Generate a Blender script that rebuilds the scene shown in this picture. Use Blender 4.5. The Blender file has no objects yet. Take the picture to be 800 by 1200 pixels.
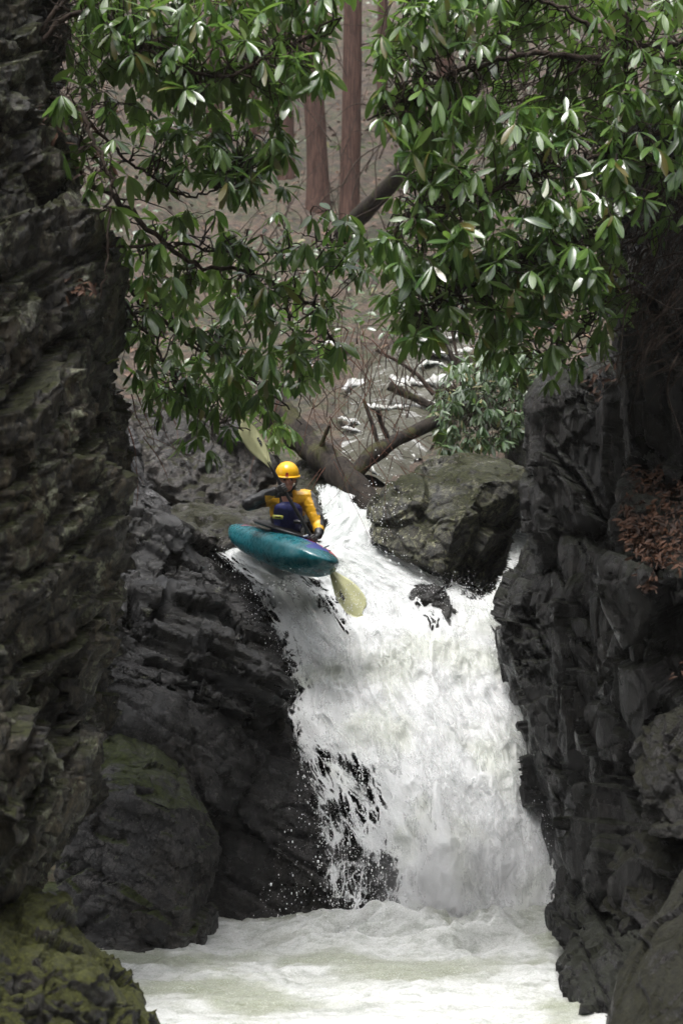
import bpy, bmesh, math, random
import numpy as np
from mathutils import Vector, Matrix
rng = np.random.default_rng(7)
random.seed(7)
S = bpy.context.scene
COL = S.collection

# ------------------------------------------------------------------ camera, sky, sun, exposure
F, CX, HY = 2000.0, 400.0, 760.0          # focal length (photo pixels), image centre, horizon row
cd = bpy.data.cameras.new('camera')
cam = bpy.data.objects.new('camera', cd); COL.objects.link(cam)
cam.rotation_euler = (math.radians(90), 0, 0)
cd.sensor_fit = 'VERTICAL'; cd.sensor_height = 36.0; cd.sensor_width = 24.0
cd.lens = 36.0 * F / 1200.0
cd.shift_y = (HY - 600) / 1200.0
cd.clip_start = 0.1; cd.clip_end = 400
cd.dof.use_dof = True; cd.dof.focus_distance = 15.6; cd.dof.aperture_fstop = 2.0
S.camera = cam
S.cycles.use_denoising = True
S.cycles.denoising_input_passes = 'RGB_ALBEDO_NORMAL'; S.cycles.denoising_prefilter = 'ACCURATE'

SUN_EL, SUN_AZ = math.radians(70), math.radians(-148)   # azimuth from +Y (behind the scene), negative = left
w = bpy.data.worlds.new('World'); S.world = w; w.use_nodes = True
nt = w.node_tree; nt.nodes.clear()
sky = nt.nodes.new('ShaderNodeTexSky'); sky.sky_type = 'NISHITA'; sky.sun_disc = False
sky.sun_elevation = SUN_EL; sky.sun_rotation = SUN_AZ
sky.air_density = 1.0; sky.dust_density = 6.0; sky.ozone_density = 1.0
hs = nt.nodes.new('ShaderNodeHueSaturation'); hs.inputs['Saturation'].default_value = 0.22
bg = nt.nodes.new('ShaderNodeBackground'); bg.inputs['Strength'].default_value = 0.14
wo = nt.nodes.new('ShaderNodeOutputWorld')
nt.links.new(sky.outputs[0], hs.inputs['Color']); nt.links.new(hs.outputs[0], bg.inputs['Color'])
nt.links.new(bg.outputs[0], wo.inputs['Surface'])
sl = bpy.data.lights.new('sun', 'SUN'); sl.energy = 0.75; sl.angle = math.radians(20); sl.color = (1, 0.985, 0.965)
sun = bpy.data.objects.new('sun', sl); COL.objects.link(sun)
sd = Vector((math.sin(SUN_AZ) * math.cos(SUN_EL), math.cos(SUN_AZ) * math.cos(SUN_EL), math.sin(SUN_EL)))
sun.rotation_euler = sd.to_track_quat('Z', 'Y').to_euler()
sun.location = sd * 60
vs = S.view_settings
vs.view_transform = 'Standard'; vs.look = 'None'; vs.gamma = 1; vs.use_curve_mapping = False
vs.exposure = 1.55

# ------------------------------------------------------------------ helpers
def W(px, py, D):
    """world point on the photo's ray through (px, py) at distance D in front of the camera plane"""
    return np.array([(px - CX) / F * D, D, (HY - py) / F * D])

def Wv(px, py, D):
    px, py, D = np.broadcast_arrays(np.asarray(px, float), np.asarray(py, float), np.asarray(D, float))
    return np.stack([(px - CX) / F * D, D, (HY - py) / F * D], -1)

def link(name, me, mat=None, parent=None, smooth=True):
    o = bpy.data.objects.new(name, me); COL.objects.link(o)
    if mat is not None:
        for m in (mat if isinstance(mat, (list, tuple)) else [mat]): me.materials.append(m)
    if parent is not None: o.parent = parent
    if smooth:
        me.polygons.foreach_set('use_smooth', np.ones(len(me.polygons), bool))
    return o

def tag(o, label=None, cat=None, group=None, kind=None):
    if label: o['label'] = label
    if cat: o['category'] = cat
    if group: o['group'] = group
    if kind: o['kind'] = kind
    return o

def thing(name, label, cat, loc=(0, 0, 0), group=None):
    o = bpy.data.objects.new(name, None); COL.objects.link(o)
    o.location = loc; o.empty_display_size = 0.2
    return tag(o, label, cat, group)

def mk(V, faces):
    me = bpy.data.meshes.new('m')
    me.from_pydata([tuple(v) for v in np.asarray(V, float)], [], [tuple(int(i) for i in f) for f in faces])
    me.update(); return me

def mkq(V, Q):
    """fast mesh from vertex array and an (n,k) face array"""
    V = np.asarray(V, np.float32); Q = np.asarray(Q, np.int32)
    n, k = Q.shape
    me = bpy.data.meshes.new('m')
    me.vertices.add(len(V)); me.vertices.foreach_set('co', V.ravel())
    me.loops.add(n * k); me.loops.foreach_set('vertex_index', Q.ravel())
    me.polygons.add(n); me.polygons.foreach_set('loop_start', np.arange(0, n * k, k, dtype=np.int32))
    me.update(calc_edges=True); me.validate(); return me

# ---- vectorised noise
def _h(ix, iy, iz, s):
    n = (ix.astype(np.int64) * 374761393 + iy.astype(np.int64) * 668265263 + iz.astype(np.int64) * 2147483647 + s * 1274126177) & 0xFFFFFFFF
    n = ((n ^ (n >> 13)) * 1274126177) & 0xFFFFFFFF
    n = ((n ^ (n >> 15)) * 2246822519) & 0xFFFFFFFF
    return n ^ (n >> 16)

def _r(h, k):
    n = (h * (2654435761 + 2 * k * 40503) + k * 97531) & 0xFFFFFFFF
    n = ((n ^ (n >> 15)) * 2246822519) & 0xFFFFFFFF
    return ((n ^ (n >> 13)) & 0xFFFF) / 65535.0

def vn(p, s=0):
    """value noise in [-1, 1]"""
    p = np.asarray(p, float); i = np.floor(p).astype(np.int64); f = p - i
    u = f * f * f * (f * (f * 6 - 15) + 10)
    r = 0
    for dx in (0, 1):
        for dy in (0, 1):
            for dz in (0, 1):
                v = _r(_h(i[..., 0] + dx, i[..., 1] + dy, i[..., 2] + dz, s), 1)
                r = r + v * (u[..., 0] if dx else 1 - u[..., 0]) * (u[..., 1] if dy else 1 - u[..., 1]) * (u[..., 2] if dz else 1 - u[..., 2])
    return r * 2 - 1

def fbm(p, o=4, s=0, g=0.5):
    r = 0; a = 1; t = 0
    for k in range(o):
        r = r + a * vn(p * (2.03 ** k) + 17.3 * k, s + k); t += a; a *= g
    return r / t

def ridged(p, o=4, s=0, g=0.55):
    r = 0; a = 1; t = 0
    for k in range(o):
        r = r + a * (1 - np.abs(vn(p * (2.07 ** k) + 9.1 * k, s + k)) * 2); t += a; a *= g
    return r / t

def voro(p, s=0):
    i = np.floor(p).astype(np.int64)
    n = len(p); d1 = np.full(n, 1e9); d2 = np.full(n, 1e9); hid = np.zeros(n, np.int64); rel = np.zeros((n, 3))
    for dx in (-1, 0, 1):
        for dy in (-1, 0, 1):
            for dz in (-1, 0, 1):
                c = i + np.array([dx, dy, dz]); h = _h(c[:, 0], c[:, 1], c[:, 2], s)
                q = c + np.stack([_r(h, 1), _r(h, 2), _r(h, 3)], -1)
                e = p - q; d = np.sqrt((e * e).sum(-1))
                m = d < d1
                d2 = np.where(m, d1, np.minimum(d2, d)); d1 = np.where(m, d, d1)
                hid = np.where(m, h, hid); rel = np.where(m[:, None], e, rel)
    return d1, d2, hid, rel

# ---- solids
def hull_into(V, Fc, pts):
    bm = bmesh.new()
    for p in pts: bm.verts.new(p)
    r = bmesh.ops.convex_hull(bm, input=bm.verts[:])
    junk = [v for v in bm.verts if not v.link_faces]
    bmesh.ops.delete(bm, geom=junk, context='VERTS')
    bm.verts.index_update(); b = len(V)
    V.extend([tuple(v.co) for v in bm.verts])
    Fc.extend([tuple(b + v.index for v in f.verts) for f in bm.faces])
    bm.free()

def remesh(V, Fc, vox, smooth=0):
    me = mk(V, Fc)
    o = bpy.data.objects.new('tmp', me); COL.objects.link(o)
    m = o.modifiers.new('r', 'REMESH'); m.mode = 'VOXEL'; m.voxel_size = vox; m.adaptivity = 0
    if smooth:
        k = o.modifiers.new('s', 'SMOOTH'); k.factor = 0.5; k.iterations = smooth
    dg = bpy.context.evaluated_depsgraph_get(); dg.update()
    out = bpy.data.meshes.new_from_object(o.evaluated_get(dg), depsgraph=dg)
    bpy.data.objects.remove(o); bpy.data.meshes.remove(me)
    return out

def co(me):
    a = np.empty(len(me.vertices) * 3, np.float32); me.vertices.foreach_get('co', a); return a.reshape(-1, 3).astype(float)
def nrm(me):
    a = np.empty(len(me.vertices) * 3, np.float32); me.vertex_normals.foreach_get('vector', a); return a.reshape(-1, 3).astype(float)
def setco(me, a):
    me.vertices.foreach_set('co', np.asarray(a, np.float32).ravel()); me.update()

def bed_matrix(rx=0, ry=0, rz=0):
    return np.array(Matrix.Rotation(math.radians(rz), 3, 'Z') @ Matrix.Rotation(math.radians(ry), 3, 'Y') @ Matrix.Rotation(math.radians(rx), 3, 'X'))

def fracture(me, seed, levels, bed, stretch, fine=0.012, crack=0.02, strata=()):
    """break a surface into tilted joint blocks along a bedding direction"""
    p = co(me); n = nrm(me)
    q = (p @ bed) / np.array(stretch)
    q = q + 0.12 * np.stack([fbm(p * 1.7, 3, seed + 50 + k) for k in range(3)], -1)
    d = np.zeros(len(p))
    for k, (sc, amp) in enumerate(levels):
        d1, d2, hid, rel = voro(q / sc, seed + 11 * k)
        g = np.stack([_r(hid, 4), _r(hid, 5), _r(hid, 6)], -1) - 0.5
        d += amp * ((_r(hid, 7) - 0.55) * 1.3 + (rel * g).sum(-1) * 2.4)
        d -= crack * (sc ** 0.5) * np.clip(1 - (d2 - d1) / 0.07, 0, 1) * (_r(hid, 8) > 0.3)
    b0 = p @ bed; wz = b0[:, 2] + 0.10 * fbm(b0 * 1.1, 3, seed + 70)
    for k, (th, amp) in enumerate(strata):                     # bedding layers that step in and out
        t_ = wz / th + 40.3; i_ = np.floor(t_); f_ = t_ - i_
        lat = np.floor(b0[:, 0] / (th * 5) + 3 * _r(_h(i_, i_ * 0, i_ * 0, seed + k), 2)); l2 = np.floor(b0[:, 1] / (th * 5) + 3 * _r(_h(i_, i_ * 0, i_ * 0, seed + k), 3))
        d += amp * (_r(_h(i_, lat, l2, seed + 30 + k), 1) - 0.5) * 1.6 + amp * 0.5 * (f_ - 0.5) - amp * 0.7 * np.clip(1 - f_ / 0.12, 0, 1)
    d += fine * 2.0 * fbm(q * 5, 4, seed + 5) + fine * ridged(q * 11, 3, seed + 6) * 0.7
    setco(me, p + n * d[:, None])

def rock(name, blocks, mat, seed, parent=None, vox=0.028, levels=((1.0, .14), (.4, .075), (.16, .032)), bed=None, stretch=(1, 1, 1), fine=0.008, crack=0.025, smooth=1, strata=()):
    V, Fc = [], []
    for b in blocks:
        if isinstance(b, tuple):                      # (outline with distances, thickness)
            pts = [W(*q) for q in b[0]] + [W(q[0], q[1], q[2] + b[1]) for q in b[0]]
        else:
            pts = [W(*q) for q in b]
        hull_into(V, Fc, pts)
    me = remesh(V, Fc, vox * 0.75, smooth)
    fracture(me, seed, levels, bed if bed is not None else np.eye(3), stretch, fine, crack, strata)
    if parent is None:
        a = co(me); c = np.array([a[:, 0].mean(), a[:, 1].mean(), a[:, 2].min()]); setco(me, a - c)
        o = link(name, me, mat); o.location = c
    else:
        o = link(name, me, mat, parent); setco(me, co(me) - np.array(parent.location))
    return o

# ---- materials
def newmat(name):
    m = bpy.data.materials.new(name); m.use_nodes = True
    return m, m.node_tree, m.node_tree.nodes['Principled BSDF']

class NB:
    def __init__(s, nt): s.nt = nt
    def n(s, t, **k):
        x = s.nt.nodes.new(t)
        for a, b in k.items(): setattr(x, a, b)
        return x
    def l(s, a, b): s.nt.links.new(a, b)
    def noise(s, vec, scale, detail=6, rough=0.6, dist=0.0):
        x = s.n('ShaderNodeTexNoise'); x.inputs['Scale'].default_value = scale; x.inputs['Detail'].default_value = detail
        x.inputs['Roughness'].default_value = rough; x.inputs['Distortion'].default_value = dist
        s.l(vec, x.inputs['Vector']); return x.outputs['Fac']
    def ramp(s, f, lo, hi, a=0.0, b=1.0):
        x = s.n('ShaderNodeMapRange'); x.clamp = True; x.interpolation_type = 'SMOOTHSTEP'
        x.inputs[1].default_value = lo; x.inputs[2].default_value = hi; x.inputs[3].default_value = a; x.inputs[4].default_value = b
        s.l(f, x.inputs[0]); return x.outputs[0]
    def mix(s, f, a, b):
        x = s.n('ShaderNodeMix', data_type='RGBA')
        if isinstance(f, (int, float)): x.inputs[0].default_value = f
        else: s.l(f, x.inputs[0])
        for i, c in ((6, a), (7, b)):
            if isinstance(c, tuple): x.inputs[i].default_value = (*c, 1)
            else: s.l(c, x.inputs[i])
        return x.outputs[2]
    def math(s, op, a, b=None):
        x = s.n('ShaderNodeMath', operation=op)
        for i, c in ((0, a), (1, b)):
            if c is None: continue
            if isinstance(c, (int, float)): x.inputs[i].default_value = c
            else: s.l(c, x.inputs[i])
        return x.outputs[0]
    def bump(s, h, strength, dist, prev=None):
        x = s.n('ShaderNodeBump'); x.inputs['Strength'].default_value = strength; x.inputs['Distance'].default_value = dist
        s.l(h, x.inputs['Height'])
        if prev is not None: s.l(prev, x.inputs['Normal'])
        return x.outputs[0]

def rock_mat(name, dark, mid, brown=(0.06, 0.045, 0.028), brown_amt=0.5, lichen=0.0, moss=0.0, wet=0.6, bed=(0, 0, 0), stretch=(1, 1, 1), lichen_col=(0.2, 0.21, 0.14), moss_col=(0.05, 0.065, 0.012), pale=0.0, pale_col=(0.22, 0.21, 0.2), rugged=1.0, dk=0.55):
    dark, mid, brown, pale_col, moss_col = [tuple(x * dk for x in c_) for c_ in (dark, mid, brown, pale_col, moss_col)]; lichen_col = tuple(x * (0.4 + 0.6 * dk) for x in lichen_col)
    m, nt, P = newmat(name); b = NB(nt)
    tc = b.n('ShaderNodeTexCoord'); mp = b.n('ShaderNodeMapping')
    mp.inputs['Rotation'].default_value = [math.radians(-x) for x in bed]; mp.inputs['Scale'].default_value = [1 / x for x in stretch]
    b.l(tc.outputs['Object'], mp.inputs['Vector']); v = mp.outputs[0]; ob = tc.outputs['Object']
    big = b.noise(ob, 1.3, 5, 0.55); med = b.noise(v, 6, 8, 0.65, 0.4); fin = b.noise(v, 45, 6, 0.7)
    c = b.mix(b.ramp(med, 0.42, 0.6), dark, mid)
    c = b.mix(b.math('MULTIPLY', b.ramp(big, 0.45, 0.62), brown_amt), c, brown)
    c = b.mix(b.ramp(fin, 0.42, 0.66, 0, 0.55), c, tuple(x * 2.1 for x in mid))
    grit = b.noise(ob, 130, 3, 0.7); c = b.mix(b.ramp(grit, 0.45, 0.62, 0, 0.5), c, tuple(x * 0.35 for x in dark))
    c = b.mix(b.ramp(b.noise(v, 15, 7, 0.75, 0.8), 0.5, 0.62, 0, 0.75), c, tuple(x * 0.5 for x in dark))
    if pale:
        pn_ = b.noise(v, 3.1, 7, 0.7, 0.6); c = b.mix(b.math('MULTIPLY', b.ramp(pn_, 0.62 - 0.1 * pale, 0.74 - 0.1 * pale), min(1, pale + .3)), c, pale_col)
    if lichen:
        ln = b.noise(ob, 4.5, 6, 0.75); l2 = b.noise(ob, 17, 4, 0.6)
        lm = b.math('MULTIPLY', b.ramp(ln, 0.63 - 0.2 * lichen, 0.67 - 0.2 * lichen), b.ramp(l2, 0.42, 0.56))
        c = b.mix(lm, c, lichen_col)
    def cells(sc, jit):
        wn = b.n('ShaderNodeTexNoise'); wn.inputs['Scale'].default_value = sc * 0.9; wn.inputs['Detail'].default_value = 3; b.l(v, wn.inputs['Vector'])
        va = b.n('ShaderNodeVectorMath', operation='MULTIPLY_ADD'); b.l(wn.outputs['Color'], va.inputs[0]); va.inputs[1].default_value = [jit / sc] * 3; b.l(v, va.inputs[2])
        vo = b.n('ShaderNodeTexVoronoi'); vo.inputs['Scale'].default_value = sc; b.l(va.outputs[0], vo.inputs['Vector'])
        ve = b.n('ShaderNodeTexVoronoi', feature='DISTANCE_TO_EDGE'); ve.inputs['Scale'].default_value = sc; b.l(va.outputs[0], ve.inputs['Vector'])
        sp_ = b.n('ShaderNodeSeparateColor'); b.l(vo.outputs['Color'], sp_.inputs[0]); return sp_.outputs[2], sp_.outputs[0], ve.outputs['Distance']
    ra, rb, ea = cells(4.5, 0.5); rc_, rd, eb = cells(13, 0.6)
    lum = b.math('MULTIPLY', b.ramp(ra, 0, 1, 0.6, 1.4), b.ramp(rc_, 0, 1, 0.6, 1.45))
    jn = b.math('MULTIPLY', b.ramp(ea, 0.0, 0.05, 0.25, 1.0), b.ramp(eb, 0.0, 0.05, 0.55, 1.0))
    lum = b.math('MULTIPLY', lum, jn)
    ml = b.n('ShaderNodeVectorMath', operation='SCALE'); b.l(c, ml.inputs[0]); b.l(lum, ml.inputs['Scale']); c = ml.outputs[0]
    g = b.n('ShaderNodeNewGeometry'); sx = b.n('ShaderNodeSeparateXYZ'); b.l(g.outputs['Normal'], sx.inputs[0])
    rough = b.ramp(b.noise(ob, 2.6, 5, 0.6), 0.42, 0.58, 0.5 - 0.4 * wet, 0.75 - 0.3 * wet)
    rough = b.math('SUBTRACT', rough, b.math('MULTIPLY', b.math('MULTIPLY', b.ramp(rb, 0.55, 0.7), b.ramp(rd, 0.3, 0.5)), 0.25 * wet)); rough = b.math('MAXIMUM', rough, 0.08)
    if moss:
        mn = b.noise(ob, 3.0, 7, 0.7)
        up = b.ramp(sx.outputs[2], -0.25, 0.65)
        mm = b.ramp(b.math('ADD', b.math('MULTIPLY', up, 0.55), mn), 0.95 - 0.35 * moss, 1.08 - 0.35 * moss)
        mcol = b.mix(b.ramp(b.noise(ob, 30, 5, 0.7), 0.35, 0.7), tuple(x * 0.45 for x in moss_col), tuple(x * 1.5 for x in moss_col))
        c = b.mix(mm, c, mcol)
        rough = b.math('ADD', rough, b.math('MULTIPLY', mm, 0.5))
        b_m = b.math('MULTIPLY', b.noise(ob, 55, 4, 0.8), mm)
    b.l(c, P.inputs['Base Color']); b.l(rough, P.inputs['Roughness'])
    P.inputs['Specular IOR Level'].default_value = 0.55
    def facet(sc, step, jit):
        wn = b.n('ShaderNodeTexNoise'); wn.inputs['Scale'].default_value = sc * 0.9; wn.inputs['Detail'].default_value = 3; b.l(v, wn.inputs['Vector'])
        va = b.n('ShaderNodeVectorMath', operation='MULTIPLY_ADD'); b.l(wn.outputs['Color'], va.inputs[0]); va.inputs[1].default_value = [jit / sc] * 3; b.l(v, va.inputs[2])
        vo = b.n('ShaderNodeTexVoronoi'); vo.inputs['Scale'].default_value = sc; b.l(va.outputs[0], vo.inputs['Vector'])
        d_ = b.n('ShaderNodeVectorMath', operation='SUBTRACT'); b.l(va.outputs[0], d_.inputs[0]); b.l(vo.outputs['Position'], d_.inputs[1])
        g_ = b.n('ShaderNodeVectorMath', operation='SUBTRACT'); b.l(vo.outputs['Color'], g_.inputs[0]); g_.inputs[1].default_value = (.5, .5, .5)
        dt = b.n('ShaderNodeVectorMath', operation='DOT_PRODUCT'); b.l(d_.outputs[0], dt.inputs[0]); b.l(g_.outputs[0], dt.inputs[1])
        sp_ = b.n('ShaderNodeSeparateColor'); b.l(vo.outputs['Color'], sp_.inputs[0])
        return b.math('ADD', b.math('MULTIPLY', dt.outputs['Value'], sc * 1.3), b.math('MULTIPLY', sp_.outputs[1], step)), sp_.outputs[2]
    f1, r1 = facet(4.5, 0.7, 0.5); f2, r2 = facet(13, 0.7, 0.6)
    n0 = b.bump(f1, 1.0, 0.11 * rugged)
    n0 = b.bump(f2, 1.0, 0.045 * rugged, n0)
    n1 = b.bump(b.noise(v, 9, 9, 0.75, 0.3), 0.9, 0.05, n0)
    n2 = b.bump(b.noise(v, 60, 5, 0.75), 0.8, 0.012, n1)
    if moss: n2 = b.bump(b_m, 0.8, 0.02, n2)
    b.l(n2, P.inputs['Normal'])
    return m

def plain(name, colr, rough=0.5, var=0.25, scale=20, bump=0.0, metal=0.0, spec=0.5, bdist=0.01):
    m, nt, P = newmat(name); b = NB(nt)
    tc = b.n('ShaderNodeTexCoord'); f = b.noise(tc.outputs['Object'], scale, 5, 0.6)
    b.l(b.mix(b.ramp(f, 0.3, 0.7), tuple(x * (1 - var) for x in colr), tuple(min(1, x * (1 + var)) for x in colr)), P.inputs['Base Color'])
    P.inputs['Roughness'].default_value = rough; P.inputs['Metallic'].default_value = metal; P.inputs['Specular IOR Level'].default_value = spec
    if bump: b.l(b.bump(f, bump, bdist), P.inputs['Normal'])
    return m

def bark_mat(name, a, c2, scale=(30, 30, 4), rough=0.85, moss=0.0):
    m, nt, P = newmat(name); b = NB(nt)
    tc = b.n('ShaderNodeTexCoord'); mp = b.n('ShaderNodeMapping'); mp.inputs['Scale'].default_value = scale
    b.l(tc.outputs['Object'], mp.inputs['Vector'])
    f = b.noise(mp.outputs[0], 1, 7, 0.65, 0.5)
    c = b.mix(b.ramp(f, 0.35, 0.65), a, c2)
    if moss:
        c = b.mix(b.math('MULTIPLY', b.ramp(b.noise(tc.outputs['Object'], 3, 5, 0.6), 0.5, 0.62), moss), c, (0.07, 0.075, 0.018))
    b.l(c, P.inputs['Base Color']); P.inputs['Roughness'].default_value = rough; P.inputs['Specular IOR Level'].default_value = 0.2
    b.l(b.bump(f, 0.9, 0.03), P.inputs['Normal'])
    return m

def leaf_mat(name, a, b2, back, rough=0.28, trans=0.25):
    m, nt, P = newmat(name); b = NB(nt)
    at = b.n('ShaderNodeAttribute', attribute_name='rnd'); sp = b.n('ShaderNodeSeparateColor'); b.l(at.outputs['Color'], sp.inputs[0])
    c = b.mix(sp.outputs[0], a, b2)
    vein = b.ramp(sp.outputs[2], 0.0, 0.16)
    c = b.mix(b.math('MULTIPLY', b.math('SUBTRACT', 1.0, vein), 0.55), c, tuple(min(1, x * 2.2) for x in b2))
    c = b.mix(b.ramp(sp.outputs[1], 0.93, 0.96), c, (0.16, 0.13, 0.03))
    g = b.n('ShaderNodeNewGeometry')
    c = b.mix(g.outputs['Backfacing'], c, back)
    b.l(c, P.inputs['Base Color'])
    b.l(b.math('ADD', b.math('MULTIPLY', g.outputs['Backfacing'], 0.3), b.ramp(sp.outputs[1], 0, 1, rough * 0.65, rough * 1.5)), P.inputs['Roughness'])
    P.inputs['Specular IOR Level'].default_value = 1.0
    tr = b.n('ShaderNodeBsdfTranslucent'); b.l(b.mix(sp.outputs[0], (0.08, 0.17, 0.03), (0.17, 0.28, 0.045)), tr.inputs['Color'])
    mx = b.n('ShaderNodeMixShader'); mx.inputs[0].default_value = trans
    b.l(P.outputs[0], mx.inputs[1]); b.l(tr.outputs[0], mx.inputs[2])
    b.l(mx.outputs[0], nt.nodes['Material Output'].inputs['Surface'])
    return m

def foam_mat(name, white=(0.70, 0.71, 0.715), grey=(0.56, 0.58, 0.57), green=(0.5, 0.53, 0.42), scale=(2, 2, 2), grey_amt=0.5, green_amt=0.35, green_big=1.2, bumpy=1.0, veil=False):
    m, nt, P = newmat(name); b = NB(nt)
    tc = b.n('ShaderNodeTexCoord'); mp = b.n('ShaderNodeMapping'); mp.inputs['Scale'].default_value = scale; ob = tc.outputs['Object']
    if veil:
        fa = b.n('ShaderNodeAttribute', attribute_name='flow'); b.l(fa.outputs['Vector'], mp.inputs['Vector'])
    else: b.l(ob, mp.inputs['Vector'])
    v = mp.outputs[0]
    f1 = b.noise(v, 3.2, 8, 0.72, 0.6); f2 = b.noise(ob, green_big, 4, 0.5, 0.4); f3 = b.noise(v, 26, 5, 0.75, 0.3); f4 = b.noise(ob, 95, 3, 0.7)
    c = b.mix(b.ramp(f1, 0.44, 0.66, 0, grey_amt), white, grey)
    c = b.mix(b.math('MULTIPLY', b.ramp(f2, 0.46, 0.62), green_amt), c, green)
    c = b.mix(b.ramp(f3, 0.48, 0.66, 0, 0.28), c, grey)
    c = b.mix(b.ramp(f4, 0.52, 0.64, 0, 0.35), c, tuple(x * .8 for x in grey))
    c = b.mix(b.ramp(f4, 0.46, 0.36, 0, 0.5), c, tuple(min(.9, x * 1.25) for x in white))
    if veil:                                   # grey glassy slick, plus grey painted in to dull the strongly lit upper fall
        sf = b.n('ShaderNodeSeparateXYZ'); b.l(fa.outputs['Vector'], sf.inputs[0])
        top_grey = b.ramp(sf.outputs[1], 4.2, 1.6)
        c = b.mix(b.math('MULTIPLY', top_grey, b.ramp(f1, 0.38, 0.58, 0.3, 0.95)), c, (0.33, 0.35, 0.34))
    b.l(c, P.inputs['Base Color'])
    P.inputs['Roughness'].default_value = 0.3; P.inputs['Specular IOR Level'].default_value = 0.5
    P.inputs['Subsurface Weight'].default_value = 0.8; P.inputs['Subsurface Radius'].default_value = (0.12, 0.125, 0.125); P.inputs['Subsurface Scale'].default_value = 1.0
    n1 = b.bump(b.noise(v, 9, 8, 0.78, 0.5), 0.5 * bumpy, 0.03)
    n2 = b.bump(b.noise(ob, 70, 4, 0.75), 0.8 * bumpy, 0.012, n1)
    b.l(n2, P.inputs['Normal'])
    if veil:                                   # torn, lacy water: strands where the sheet thins out
        at = b.n('ShaderNodeAttribute', attribute_name='cover')
        wn = b.n('ShaderNodeTexNoise'); wn.inputs['Scale'].default_value = 3; wn.inputs['Detail'].default_value = 4; b.l(v, wn.inputs['Vector'])
        va = b.n('ShaderNodeVectorMath', operation='MULTIPLY_ADD'); b.l(wn.outputs['Color'], va.inputs[0]); va.inputs[1].default_value = (.5, .5, .5); b.l(v, va.inputs[2])
        def strands(sc, wd):
            vo = b.n('ShaderNodeTexVoronoi', feature='DISTANCE_TO_EDGE'); vo.inputs['Scale'].default_value = sc; b.l(va.outputs[0], vo.inputs['Vector'])
            return b.ramp(vo.outputs['Distance'], 0.0, wd, 1.0, 0.0)
        web = b.math('MAXIMUM', strands(3.0, .2), b.math('MULTIPLY', strands(7, .22), 0.85))
        fld = b.math('ADD', b.math('MULTIPLY', web, 0.5), b.math('ADD', b.math('MULTIPLY', b.ramp(b.noise(v, 3.5, 8, 0.8, 0.5), 0.3, 0.7), 0.32), b.math('MULTIPLY', b.ramp(b.noise(ob, 60, 4, 0.8), 0.3, 0.7), 0.18)))
        lo = b.math('SUBTRACT', 1.0, b.math('MULTIPLY', at.outputs['Fac'], 1.15))
        al = b.ramp(b.math('SUBTRACT', fld, lo), -0.09, 0.26)
        tr = b.n('ShaderNodeBsdfTransparent'); mx = b.n('ShaderNodeMixShader')
        b.l(al, mx.inputs[0]); b.l(tr.outputs[0], mx.inputs[1]); b.l(P.outputs[0], mx.inputs[2])
        b.l(mx.outputs[0], nt.nodes['Material Output'].inputs['Surface'])
    return m

BED_L = (0, 28, 10)
M = {}
M['cliff_left'] = rock_mat('olive_cliff_rock', dk=0.7, dark=(0.016, 0.014, 0.010), mid=(0.08, 0.068, 0.042), brown=(0.066, 0.045, 0.019), brown_amt=0.7, lichen=0.5, moss=0.1, pale=0.25, pale_col=(0.19, 0.175, 0.13), wet=0.4, bed=(0, -55, 0), stretch=(1, 1, 2.4), moss_col=(0.05, 0.055, 0.015))
M['moss'] = rock_mat('mossy_rock', (0.02, 0.018, 0.014), (0.05, 0.048, 0.038), moss=0.44, wet=0.5, lichen=0.3, moss_col=(0.10, 0.108, 0.018))
M['wet_block'] = rock_mat('pale_wet_block_rock', dk=0.9, dark=(0.02, 0.018, 0.018), mid=(0.06, 0.056, 0.054), brown_amt=0.3, rugged=0.5, wet=0.9, pale=0.3, pale_col=(0.16, 0.155, 0.15), moss=0.02)
M['ledge'] = rock_mat('wet_dark_rock', dk=0.4, dark=(0.014, 0.013, 0.012), mid=(0.05, 0.048, 0.044), brown=(0.05, 0.042, 0.026), brown_amt=0.5, lichen=0.12, moss=0.0, wet=0.95, bed=BED_L, stretch=(2.2, 2, 1), pale=0.25)
M['block'] = rock_mat('smooth_dark_rock', dk=0.7, rugged=0.4, dark=(0.022, 0.02, 0.019), mid=(0.055, 0.052, 0.05), brown_amt=0.25, wet=0.75, moss=0.0, pale=0.12)
M['boulder'] = rock_mat('lichened_boulder_rock', rugged=0.6, dark=(0.03, 0.028, 0.02), mid=(0.10, 0.095, 0.07), brown=(0.05, 0.042, 0.02), brown_amt=0.5, lichen=0.85, moss=0.02, wet=0.3, dk=0.5, lichen_col=(0.2, 0.2, 0.12), moss_col=(0.055, 0.06, 0.015))
M['cliff_right'] = rock_mat('black_cliff_rock', dk=0.4, dark=(0.011, 0.01, 0.01), mid=(0.036, 0.034, 0.033), brown=(0.035, 0.026, 0.017), brown_amt=0.5, lichen=0.0, moss=0.25, wet=0.75, bed=(0, 12, 0), stretch=(1, 1, 3), pale=0.28, pale_col=(0.16, 0.15, 0.15), moss_col=(0.025, 0.03, 0.01))
M['slab'] = rock_mat('grey_slab_rock', dk=0.36, dark=(0.03, 0.027, 0.027), mid=(0.085, 0.078, 0.076), brown=(0.04, 0.038, 0.02), brown_amt=0.5, moss=0.35, wet=0.45, pale=0.2, moss_col=(0.04, 0.04, 0.012))
M['far_rock'] = rock_mat(dk=0.45, rugged=.6, name='grey_brown_rock', dark=(0.05, 0.044, 0.038), mid=(0.16, 0.14, 0.125), brown=(0.10, 0.085, 0.06), brown_amt=0.5, lichen=0.25, moss=0.05, wet=0.5, moss_col=(0.06, 0.06, 0.025))
M['shard'] = rock_mat('crumbly_grey_rock', (0.05, 0.048, 0.048), (0.15, 0.145, 0.145), brown_amt=0.2, wet=0.6, pale=0.3)
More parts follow.
